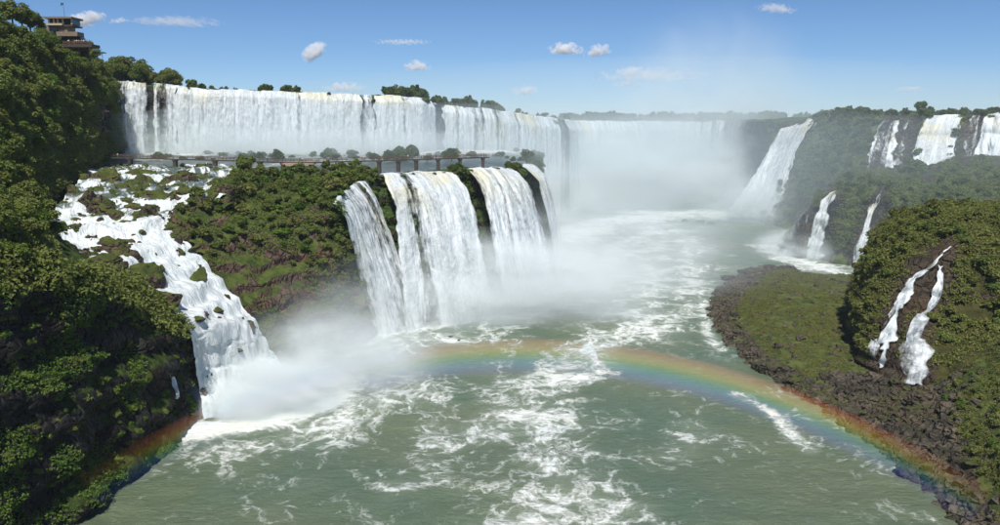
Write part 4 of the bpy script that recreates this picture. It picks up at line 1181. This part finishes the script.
vv = np.einsum('nij,nkj->nki', Rm, cube[None] * (0.6 + 0.5 * rng.random((len(p), 8, 1)))) * ss * np.array([1.2, 1.2, 0.8]) + p[:, None]
ff = cf[None] + 8 * np.arange(len(p))[:, None, None]
o = put('rubble', new_mesh('rubble', vv.reshape(-1, 3), ff.reshape(-1, 4)), M_BOULDER)
tag(o, 'loose brown stones between the boulders of the shore', kind='stuff')
# rocks in the river
for px, py, w, h in ((684, 221, 13, 0.55), (700, 222, 16, 0.5), (712, 224, 10, 0.5)):
    q = G(px, py, 0)
    boulder(B_MOSS[rng.integers(5)], q, w * project(q)[2] / 1500, 'low dark rock islet in the misty river below the horseshoe falls', 'rock islet', h, 'rock')
for px, py, w in ((450, 337, 7), (459, 340, 5), (362, 338, 9), (385, 334, 7)):
    q = G(px, py, 0)
    boulder(B_DRY[rng.integers(7)], q, w * project(q)[2] / 1500, 'dark rock awash below the lower terrace falls', 'rocks awash', 0.7, 'rock')

# ------------------------------------------------------------------ built things
M_CONC = mat_plain('weathered_concrete', (0.06, 0.05, 0.042), 0.85, 0.25)
M_WOOD = mat_plain('railing_wood', (0.095, 0.065, 0.042), 0.8, 0.3)
M_DARKWOOD = mat_plain('dark_wood', (0.06, 0.036, 0.026), 0.8, 0.3)
M_CREAM = mat_plain('cream_plaster', (0.42, 0.34, 0.22), 0.8, 0.12)
M_ROOF = mat_plain('brown_roof', (0.20, 0.145, 0.095), 0.85, 0.25)
M_TAN = mat_plain('tan_roof', (0.42, 0.24, 0.12), 0.8, 0.2)
M_GLASS = NT('window_glass'); M_GLASS = M_GLASS.surf(M_GLASS.n('BsdfPrincipled', {'Base Color': (0.03, 0.045, 0.06), 'Roughness': 0.06}))
M_TEAL = mat_plain('teal_cloth', (0.02, 0.09, 0.08), 0.8, 0.2)

class MB:
    def __init__(s): s.bm = bmesh.new()
    def box(s, c, d, rz=0.0, bevel=0.0):
        m = Matrix.Translation(c) @ Matrix.Rotation(rz, 4, 'Z') @ Matrix.Diagonal((*d, 1))
        bmesh.ops.create_cube(s.bm, size=1.0, matrix=m)
        return s
    def bar(s, a, b, w, h):
        a, b = Vector(a), Vector(b)
        d = b - a
        q = d.to_track_quat('X', 'Z').to_matrix().to_4x4()
        bmesh.ops.create_cube(s.bm, size=1.0, matrix=Matrix.Translation((a + b) / 2) @ q @ Matrix.Diagonal((d.length, w, h, 1)))
        return s
    def tube(s, pts, rad, seg=6):
        tube(s.bm, pts, rad, seg); return s
    def build(s, name, mat, parent):
        return put(name, bm_mesh(name, s.bm), mat, parent)

# footbridge
fb_px = [(96, 157.5, 335), (130, 158, 332), (170, 159, 327), (230, 160.6, 319), (285, 162.4, 309), (318, 162.2, 306), (380, 160.6, 306), (440, 158.8, 309), (488, 157.3, 320)]
line = by_length(resample([P(*q) for q in fb_px], 400), 49)
bridge = put('footbridge', None, loc=tuple(line[0]))
tag(bridge, 'long low footbridge on stout pillars crossing above the lower falls', 'bridge')
B0 = line[0]
L = line - B0
m = MB()
for a, b in zip(L[:-1], L[1:]):
    m.bar(a, b, 2.2, 0.42)
m.build('deck', M_CONC, bridge)
for side in (-1, 1):
    for h in (0.62, 1.12):
        m = MB()
        for a, b in zip(L[:-1], L[1:]):
            n_ = np.cross(b - a, [0, 0, 1.0]); n_ /= np.linalg.norm(n_)
            o_ = n_ * 1.02 * side + np.array([0, 0, 0.2 + h])
            m.bar(a + o_, b + o_, 0.10, 0.14)
        m.build('handrail', M_WOOD, bridge)
    for k in range(0, len(L), 1):
        a = L[max(k - 1, 0)]; b = L[min(k + 1, len(L) - 1)]
        n_ = np.cross(b - a, [0, 0, 1.0]); n_ /= np.linalg.norm(n_)
        q = L[k] + n_ * 1.02 * side
        MB().box((q[0], q[1], q[2] + 0.75), (0.13, 0.13, 1.2)).build('railing_post', M_WOOD, bridge)
lp = project(line)[0]
for px in (130, 175, 215, 260, 283, 311, 341, 379, 398, 416, 438, 460, 483):
    q = np.array([np.interp(px, lp, line[:, k]) for k in range(3)]) - B0
    mm = MB().box((q[0], q[1], q[2] - 2.4), (1.3, 2.0, 4.4))
    mm.box((q[0], q[1], q[2] - 0.42), (1.9, 2.4, 0.42))
    mm.build('pillar', M_CONC, bridge)
# widened stop in the middle
q = (np.array(P(299, 163.4, 305)) - B0)
MB().box((q[0], q[1], q[2] - 0.1), (12, 4.0, 0.4)).build('viewing_bay', M_TAN, bridge)

# people: one continuous skinned body per pose
def person_mesh(name, pose, shirt, trousers):
    me = bpy.data.meshes.new(name)
    J = {'pelvis': (0, 0, .95), 'chest': (0, 0.01, 1.32), 'neck': (0, 0, 1.5), 'head': (0, .02, 1.6), 'crown': (0, .02, 1.73),
         'sl': (-.19, 0, 1.42), 'sr': (.19, 0, 1.42), 'hl': (-.1, 0, .9), 'hr': (.1, 0, .9),
         'kl': (-.11, .02, .5), 'kr': (.11, .02, .5), 'al': (-.12, -.02, .08), 'ar': (.12, -.02, .08), 'tl': (-.13, .14, .03), 'tr': (.13, .14, .03)}
    if pose == 0:
        J.update(el=(-.25, -.02, 1.15), er=(.25, -.02, 1.15), wl=(-.26, .06, .9), wr=(.26, .06, .9), fl=(-.26, .09, .8), fr=(.26, .09, .8))
    else:
        J.update(el=(-.27, .12, 1.2), er=(.27, .12, 1.2), wl=(-.18, .36, 1.15), wr=(.18, .36, 1.15), fl=(-.14, .45, 1.15), fr=(.14, .45, 1.15))
    rad = dict(pelvis=.15, chest=.16, neck=.06, head=.10, crown=.07, sl=.07, sr=.07, hl=.095, hr=.095, kl=.065, kr=.065, al=.045, ar=.045, tl=.04, tr=.04, el=.045, er=.045, wl=.033, wr=.033, fl=.035, fr=.035)
    names = list(J)
    E = [('pelvis', 'chest'), ('chest', 'neck'), ('neck', 'head'), ('head', 'crown'), ('chest', 'sl'), ('chest', 'sr'), ('sl', 'el'), ('el', 'wl'), ('wl', 'fl'), ('sr', 'er'), ('er', 'wr'), ('wr', 'fr'),
         ('pelvis', 'hl'), ('pelvis', 'hr'), ('hl', 'kl'), ('kl', 'al'), ('al', 'tl'), ('hr', 'kr'), ('kr', 'ar'), ('ar', 'tr')]
    me.from_pydata([J[k] for k in names], [(names.index(a), names.index(b)) for a, b in E], [])
    ob = bpy.data.objects.new(name, me)
    col.objects.link(ob)
    md = ob.modifiers.new('skin', 'SKIN')
    for k, sv in zip(names, me.skin_vertices[0].data):
        sv.radius = (rad[k], rad[k] * (0.75 if k in ('pelvis', 'chest') else 1))
        sv.use_root = (k == 'pelvis')
    sb = ob.modifiers.new('sub', 'SUBSURF'); sb.levels = 1
    out = bpy.data.meshes.new_from_object(ob.evaluated_get(bpy.context.evaluated_depsgraph_get()))
    bpy.data.objects.remove(ob)
    out.name = name
    for m_ in (M_SKIN, shirt, trousers, M_HAIR):
        out.materials.append(m_)
    for f in out.polygons:
        c = f.center
        f.material_index = 2 if c.z < 0.98 and abs(c.x) < 0.21 and c.z > 0.1 else (3 if (c.z > 1.66 or (c.z > 1.58 and c.y < -0.0)) else (1 if 0.95 < c.z < 1.5 and math.hypot(c.x, c.y) < 0.30 else (0 if c.z > 0.1 else 3)))
        f.use_smooth = True
    return out
M_SKIN = mat_plain('skin', (0.36, 0.21, 0.14), 0.6, 0.1)
M_HAIR = mat_plain('hair', (0.03, 0.02, 0.015), 0.7, 0.2)
TR = [mat_plain('denim', (0.05, 0.06, 0.10), 0.8), mat_plain('khaki', (0.22, 0.17, 0.11), 0.8)]
SH = {'red': (0.5, 0.05, 0.05), 'white': (0.75, 0.74, 0.72), 'blue': (0.08, 0.16, 0.4), 'orange': (0.6, 0.25, 0.12), 'pink': (0.62, 0.35, 0.33), 'black': (0.02, 0.02, 0.022)}
PM = {}
for i, (nm, c) in enumerate(SH.items()):
    PM[nm] = person_mesh('person', i % 2, mat_plain(nm + '_shirt', c, 0.85), TR[i % 2])

def person(loc, colr, where, rz):
    o = put('person', PM[colr], loc=tuple(loc))
    o.rotation_euler = (0, 0, rz)
    return tag(o, 'person in %s shirt %s' % (colr, where), 'person', '%s shirts %s' % (colr, where))

for px, c in ((118, 'white'), (152, 'black'), (199, 'pink'), (222, 'white'), (300, 'black'), (303, 'white'), (306, 'pink'), (312, 'orange'), (362, 'orange'), (364, 'white'), (408, 'white'), (424, 'orange'), (431, 'red'), (433, 'pink'), (436, 'blue'), (446, 'black'), (460, 'white'), (465, 'white'), (481, 'orange'), (484, 'pink'), (486, 'white'), (268, 'blue'), (342, 'black')):
    q = np.array([np.interp(px, lp, line[:, k]) for k in range(3)])
    person((q[0], q[1] - 0.3 + rng.normal() * 0.25, q[2] + 0.21), c, 'standing on the footbridge', math.pi + rng.normal() * 0.7)

# lookout pavilion on the hill
LY = 318
L0 = np.array(P(66, 48, LY))
look = put('lookout_pavilion', None, loc=tuple(L0))
tag(look, 'two storey lookout pavilion with flat roofs and viewing deck above the jungle', 'building')
def lk(px, py, dy=0.0):
    return np.array(P(px, py, LY)) - L0 + np.array([0, dy, 0])
def lbox(name, px0, px1, py0, py1, depth, mat, dy=0.0, parent=look):
    a, b = lk(px0, py1), lk(px1, py0)
    c = (a + b) / 2
    return MB().box((c[0], c[1] + depth / 2 + dy, c[2]), (b[0] - a[0], depth, b[2] - a[2])).build(name, mat, parent)
lbox('roof', 44.5, 72.5, 16.6, 18.4, 9.0, M_ROOF, -1.0)
lbox('wall', 49, 71, 18.4, 24.0, 6.0, M_GLASS, 0.6)
for px in (48.6, 53.5, 57.5, 62.5, 71.2):
    lbox('post', px - 0.5, px + 0.5, 18.4, 24.0, 0.35, M_CREAM, 0.1)
lbox('balcony', 47.5, 63.5, 23.4, 25.4, 1.5, M_CREAM, -1.2)
lbox('floor_slab', 47.5, 72.5, 24.6, 26.0, 7.5, M_CONC, 0.0)
lbox('wall', 46, 66, 26.0, 33.5, 6.0, M_ROOF, 0.8)
lbox('window', 58.5, 64.5, 29.5, 33.0, 0.3, M_CREAM, 0.45)
lbox('window', 49, 56, 28.0, 31.5, 0.3, M_GLASS, 0.45)
lbox('deck_roof', 60, 80.5, 32.2, 36.6, 5.0, M_ROOF, -2.5)
lbox('wall', 61, 80, 36.6, 40.0, 3.0, M_GLASS, 0.3)
lbox('viewing_deck', 66, 95.5, 44.6, 47.6, 6.5, M_DARKWOOD, -3.0)
for py in (41.6, 42.9):
    lbox('handrail', 67, 95, py, py + 0.35, 0.12, M_WOOD, -2.9)
for px in np.arange(67, 95.6, 1.75):
    lbox('railing_post', px - 0.15, px + 0.15, 41.6, 44.7, 0.12, M_WOOD, -2.88)
for px in (70, 79, 88):
    lbox('support', px - 0.7, px + 0.7, 47.6, 58.0, 0.6, M_DARKWOOD, -0.5)
a = lk(62.5, 17, 1.5)
MB().tube([tuple(a), tuple(a + np.array([0, 0, 5.6]))], [0.07, 0.05]).build('mast', M_DARKWOOD, look)
fl = MB()
fl.box(tuple(a + np.array([-0.55, 0, 5.1])), (1.0, 0.08, 0.75)).box(tuple(a + np.array([-0.9, 0.05, 4.75])), (0.45, 0.08, 0.5))
fl.build('flag', M_TEAL, look)
for px, c in ((71.5, 'white'), (73, 'pink'), (76, 'black'), (78, 'orange'), (80, 'white'), (82, 'pink'), (85, 'orange'), (87, 'white'), (90, 'pink'), (92.5, 'black')):
    q = np.array(P(px, 44.55, LY))
    person((q[0], q[1] - 2.2 + rng.normal() * 0.2, q[2]), c, 'on the deck of the lookout pavilion', math.pi + rng.normal() * 0.5)
for px, py, Y, s_ in ((40, 40, 312, 0.8), (50, 47, 306, 0.75), (58, 52, 304, 0.7), (66, 57, 303, 0.65), (75, 62, 303, 0.7), (84, 64, 304, 0.6), (36, 30, 322, 1.0), (30, 22, 318, 0.9), (22, 20, 312, 0.9), (90, 56, 330, 0.8), (82, 50, 332, 0.95), (76, 46, 334, 1.0), (12, 18, 300, 0.9), (3, 16, 296, 0.95)):
    q = np.array(P(px, py, Y))
    plant('jungle%d' % rng.integers(4), q - np.array([0, 0, 4.0]), s_, 'jungle tree crowding round the lookout pavilion', 'tree', 'trees round the lookout pavilion')
# green awning on the slope beside it
q = np.array(P(99, 52.5, 322))
aw = put('awning', None, loc=tuple(q))
tag(aw, 'small dark green awning beside the lookout deck on the ridge', 'awning')
MB().box((0, 0, 0), (4.2, 3.0, 0.35)).build('canopy', M_TEAL, aw)
for x in (-1.8, 1.8):
    MB().box((x, -1.2, -1.9), (0.15, 0.15, 3.5)).build('post', M_DARKWOOD, aw)

# little shelter and path platform lower on the hill
q = surf_at('hill', 104, 113) * 0.985 + np.array([0, 0, 70 * 0.015])
sh = put('trail_shelter', None, loc=tuple(q))
tag(sh, 'small open trail shelter with tan roof beside the thin upper falls', 'shelter')
MB().box((0, 0, 0.6), (5.4, 3.6, 0.5)).box((0, 0, 1.0), (3.6, 2.4, 0.4)).build('roof', M_TAN, sh)
for x in (-2.2, 2.2):
    for y in (-1.4, 1.4):
        MB().box((x, y, -1.3), (0.22, 0.22, 3.4)).build('post', M_DARKWOOD, sh)
MB().box((0, 0, -3.0), (6.0, 4.2, 0.3)).build('floor', M_CONC, sh)
q = surf_at('hill', 101, 129) * 0.985 + np.array([0, 0, 70 * 0.015])
pl = put('trail_platform', None, loc=tuple(q))
tag(pl, 'small trail platform with railing on the jungle slope below tan shelter', 'platform')
MB().box((0, 0, -0.2), (7.0, 3.0, 0.35)).build('deck', M_CONC, pl)
MB().box((0, -1.4, 1.05), (7.0, 0.1, 0.12)).build('handrail', M_WOOD, pl)
for x in (-3.4, -1.7, 0, 1.7, 3.4):
    MB().box((x, -1.4, 0.5), (0.1, 0.1, 1.1)).build('railing_post', M_WOOD, pl)
for dx, c in ((-2.6, 'white'), (-1.9, 'white'), (-0.8, 'red'), (0.2, 'orange'), (1.4, 'red')):
    person(q + np.array([dx, -0.6, -0.02]), c, 'on the trail platform below the tan shelter', math.pi + rng.normal() * 0.5)

# ------------------------------------------------------------------ mist, rainbow, haze, clouds
def mist_even(label, c, r, dens):
    n = NT('mist_veil')
    v = n.n('VolumePrincipled', {'Color': (0.78, 0.90, 0.93), 'Density': dens, 'Anisotropy': -0.3})
    n.t.links.new(v.outputs[0], n.out.inputs['Volume'])
    o = put('mist', ball_mesh('mist', 1, 4), n.m, loc=c)
    o.scale = r
    for f in o.data.polygons: f.use_smooth = True
    return tag(o, label, kind='stuff')

def ball_mesh(name, seed, sub=3):
    bm = bmesh.new()
    bmesh.ops.create_icosphere(bm, subdivisions=sub, radius=1.0)
    return bm_mesh(name, bm)

def mist(label, c, r, dens, scale=2.2, thr=(0.34, 0.66), rot=0.0):
    me = ball_mesh('mist', 1)
    o = put('mist', me, mat_mist('mist_volume', dens, scale, thr, offset=rng.uniform(0, 50)), loc=c)
    o.scale = r
    o.rotation_euler = (0, 0, rot)
    return tag(o, label, kind='stuff')
mist('dense white spray at the foot of the cascade', (-48, 203, 6), (36, 22, 19), 0.13)
mist('splash churning where the cascade hits the river', (-57, 191, 3), (23, 15, 12), 0.42)
mist('splash beside the dark cliff at the cascade foot', (-64, 185, 2), (12, 10, 8), 0.45)
mist_even('thin spray hanging over the terrace bushes', (-60, 405, 60), (190, 55, 20), 0.0042)
mist('thin spray drifting off the foot of the cascade', (-36, 220, 13), (36, 26, 24), 0.030)
mist('thick mist at the foot of the lower falls', (2, 285, 8), (72, 30, 27), 0.17)
mist('mist drifting over the river from the lower falls', (44, 342, 13), (80, 60, 32), 0.034)
mist('white mist in the basin under the horseshoe falls', (105, 690, 20), (135, 75, 62), 0.13)
mist('pale plume of spray rising above the horseshoe falls', (185, 715, 80), (110, 60, 105), 0.018)
mist('spray along the foot of the upper falls', (-110, 430, 56), (160, 17, 16), 0.16)
mist('spray at the foot of the corner falls', (20, 545, 20), (75, 50, 50), 0.035)
mist('white mist at the foot of the shelf falls', (168, 425, 3), (38, 36, 14), 0.16)
mist_even('thin veil of mist hanging over the upper gorge', (140, 640, 45), (430, 250, 74), 0.00085)
mist_even('thin veil of mist over the lower gorge', (130, 450, 20), (260, 165, 58), 0.0009)
mist('mist under the tall slanting fall', (185, 560, 10), (60, 36, 30), 0.07)

# rainbow: refracted sunlight painted as colour bands into a conical volume, lit by the sun
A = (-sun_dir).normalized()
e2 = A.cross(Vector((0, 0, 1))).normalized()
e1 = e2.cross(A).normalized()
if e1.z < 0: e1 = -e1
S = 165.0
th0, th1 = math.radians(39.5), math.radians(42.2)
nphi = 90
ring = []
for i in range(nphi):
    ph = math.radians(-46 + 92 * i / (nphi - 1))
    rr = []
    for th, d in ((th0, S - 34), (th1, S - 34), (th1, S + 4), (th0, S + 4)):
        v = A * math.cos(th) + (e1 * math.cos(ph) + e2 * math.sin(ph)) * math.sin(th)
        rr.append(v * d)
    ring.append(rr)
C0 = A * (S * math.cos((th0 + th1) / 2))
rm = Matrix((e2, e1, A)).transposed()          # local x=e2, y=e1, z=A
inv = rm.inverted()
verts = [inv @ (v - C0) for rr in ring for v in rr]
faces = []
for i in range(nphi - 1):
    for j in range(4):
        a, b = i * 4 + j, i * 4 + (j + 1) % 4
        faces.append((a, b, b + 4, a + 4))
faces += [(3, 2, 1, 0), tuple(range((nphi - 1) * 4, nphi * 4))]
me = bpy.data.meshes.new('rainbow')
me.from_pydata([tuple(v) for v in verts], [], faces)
n = NT('rainbow_painted_bands')
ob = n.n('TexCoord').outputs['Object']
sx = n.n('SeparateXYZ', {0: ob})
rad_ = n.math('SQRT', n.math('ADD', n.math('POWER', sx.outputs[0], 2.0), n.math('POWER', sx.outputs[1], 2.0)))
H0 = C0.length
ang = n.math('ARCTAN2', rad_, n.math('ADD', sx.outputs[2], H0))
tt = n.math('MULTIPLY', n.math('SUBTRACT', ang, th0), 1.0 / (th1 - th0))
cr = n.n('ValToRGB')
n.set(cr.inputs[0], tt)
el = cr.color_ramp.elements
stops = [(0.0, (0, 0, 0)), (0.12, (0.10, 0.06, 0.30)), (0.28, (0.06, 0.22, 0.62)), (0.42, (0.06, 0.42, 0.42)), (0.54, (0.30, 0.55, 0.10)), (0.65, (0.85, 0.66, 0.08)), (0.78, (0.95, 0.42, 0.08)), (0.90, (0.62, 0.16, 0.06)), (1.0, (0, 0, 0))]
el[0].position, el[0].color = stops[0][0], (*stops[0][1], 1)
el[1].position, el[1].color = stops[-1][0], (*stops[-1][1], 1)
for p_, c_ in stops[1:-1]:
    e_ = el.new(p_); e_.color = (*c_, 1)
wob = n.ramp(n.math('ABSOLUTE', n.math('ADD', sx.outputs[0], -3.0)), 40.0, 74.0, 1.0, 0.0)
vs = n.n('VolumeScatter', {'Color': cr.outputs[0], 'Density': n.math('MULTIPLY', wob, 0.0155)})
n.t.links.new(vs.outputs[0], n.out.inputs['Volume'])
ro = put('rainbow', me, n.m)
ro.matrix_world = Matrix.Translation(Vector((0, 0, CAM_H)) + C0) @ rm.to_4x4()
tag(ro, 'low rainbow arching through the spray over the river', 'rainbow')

# haze
bm = bmesh.new()
bmesh.ops.create_cube(bm, size=1.0, matrix=Matrix.Translation((0, 1700, 62)) @ Matrix.Diagonal((9000, 4200, 140, 1)))
n = NT('haze_air')
pv = n.n('VolumePrincipled', {'Color': (0.82, 0.91, 1.0), 'Density': 0.00005, 'Anisotropy': -0.2})
n.t.links.new(pv.outputs[0], n.out.inputs['Volume'])
o = put('haze', bm_mesh('haze', bm), n.m)
tag(o, 'thin pale haze filling the gorge', kind='stuff')

# fair weather clouds far beyond the plateau
def cloud(label, px, py, w, h, blobs, dens=0.010, Yc=7000, tilt=0.0, group=None):
    k = Yc / 800.0
    o = put('cloud', ball_mesh('cloud', 1), None, loc=P(px, py, Yc))
    o.scale = (w * k * 0.66, w * k * 0.5, h * k * 0.75)
    o.rotation_euler = (0, -math.atan(tilt * h / w * 0.7) * -1, 0)
    n = NT('cloud_vapour')
    ob = n.n('TexCoord').outputs['Object']
    asp = w / h
    sp_ = n.n('SeparateXYZ', {0: ob})
    # flat underside: the air below the condensation level is clear
    r = n.n('VectorMath', {0: ob}, operation='LENGTH').outputs['Value']
    x = n.noise(n.mapping(ob, (asp * 0.8, 1.0, 0.9), (px, py, 0)), 1.5, 5, 0.62, 0.3)
    body = n.math('SUBTRACT', n.math('MULTIPLY_ADD', x, 2.0, -0.5), n.math('MULTIPLY', r, 0.5))
    d = n.math('MULTIPLY', n.ramp(body, 0.08, 0.38), n.ramp(sp_.outputs[2], -0.5, -0.25))
    v = n.n('VolumeScatter', {'Color': (1, 1, 1), 'Anisotropy': -0.3, 'Density': n.math('MULTIPLY', d, dens)})
    n.t.links.new(v.outputs[0], n.out.inputs['Volume'])
    o.data.materials.append(n.m)
    return tag(o, label, 'cloud', group)
cloud('bean shaped white cloud leaning over the upper falls', 315, 53, 24, 14, 5, 0.0264, tilt=-1.6)
cloud('small round white cloud above the bushy crag', 417, 67, 22, 10, 5, 0.0198)
cloud('puffy white cloud, left one of a close pair', 565, 50, 28, 11, 6, 0.0220)
cloud('puffy white cloud, right one of a close pair', 598, 52, 22, 11, 5, 0.0220, tilt=-0.6)
cloud('small low white cloud over the corner fall', 525, 92, 22, 10, 5, 0.0132)
cloud('flat pale cloud above the far treeline', 630, 72, 22, 9, 5, 0.0110)
cloud('faint flat pale cloud under another just like it', 628, 84, 24, 6, 5, 0.0088)
cloud('long white cloud trailing from behind the lookout pavilion', 82, 21, 36, 12, 7, 0.0198, tilt=-1.0)
cloud('tiny white cloud next to the lookout pavilion cloud', 119, 21, 16, 5, 4, 0.0132, tilt=-0.6)
cloud('faint wisp of cloud near the top of the sky', 776, 9, 34, 7, 5, 0.0088, tilt=0.8)
cloud('thin flat cloud streak above the right plateau', 911, 89, 24, 4, 4, 0.0110)
cloud('long thin cloud streak above the widest upper fall', 402, 42, 46, 4, 6, 0.0055)
cloud('long thin pale cloud streak beside the lookout pavilion', 178, 22, 70, 7, 7, 0.0040)
cloud('broad faint veil of cloud over the far treeline', 650, 76, 90, 12, 8, 0.0024)
cloud('low pale cloud peeking over the brink bushes', 345, 88, 36, 9, 6, 0.0110)
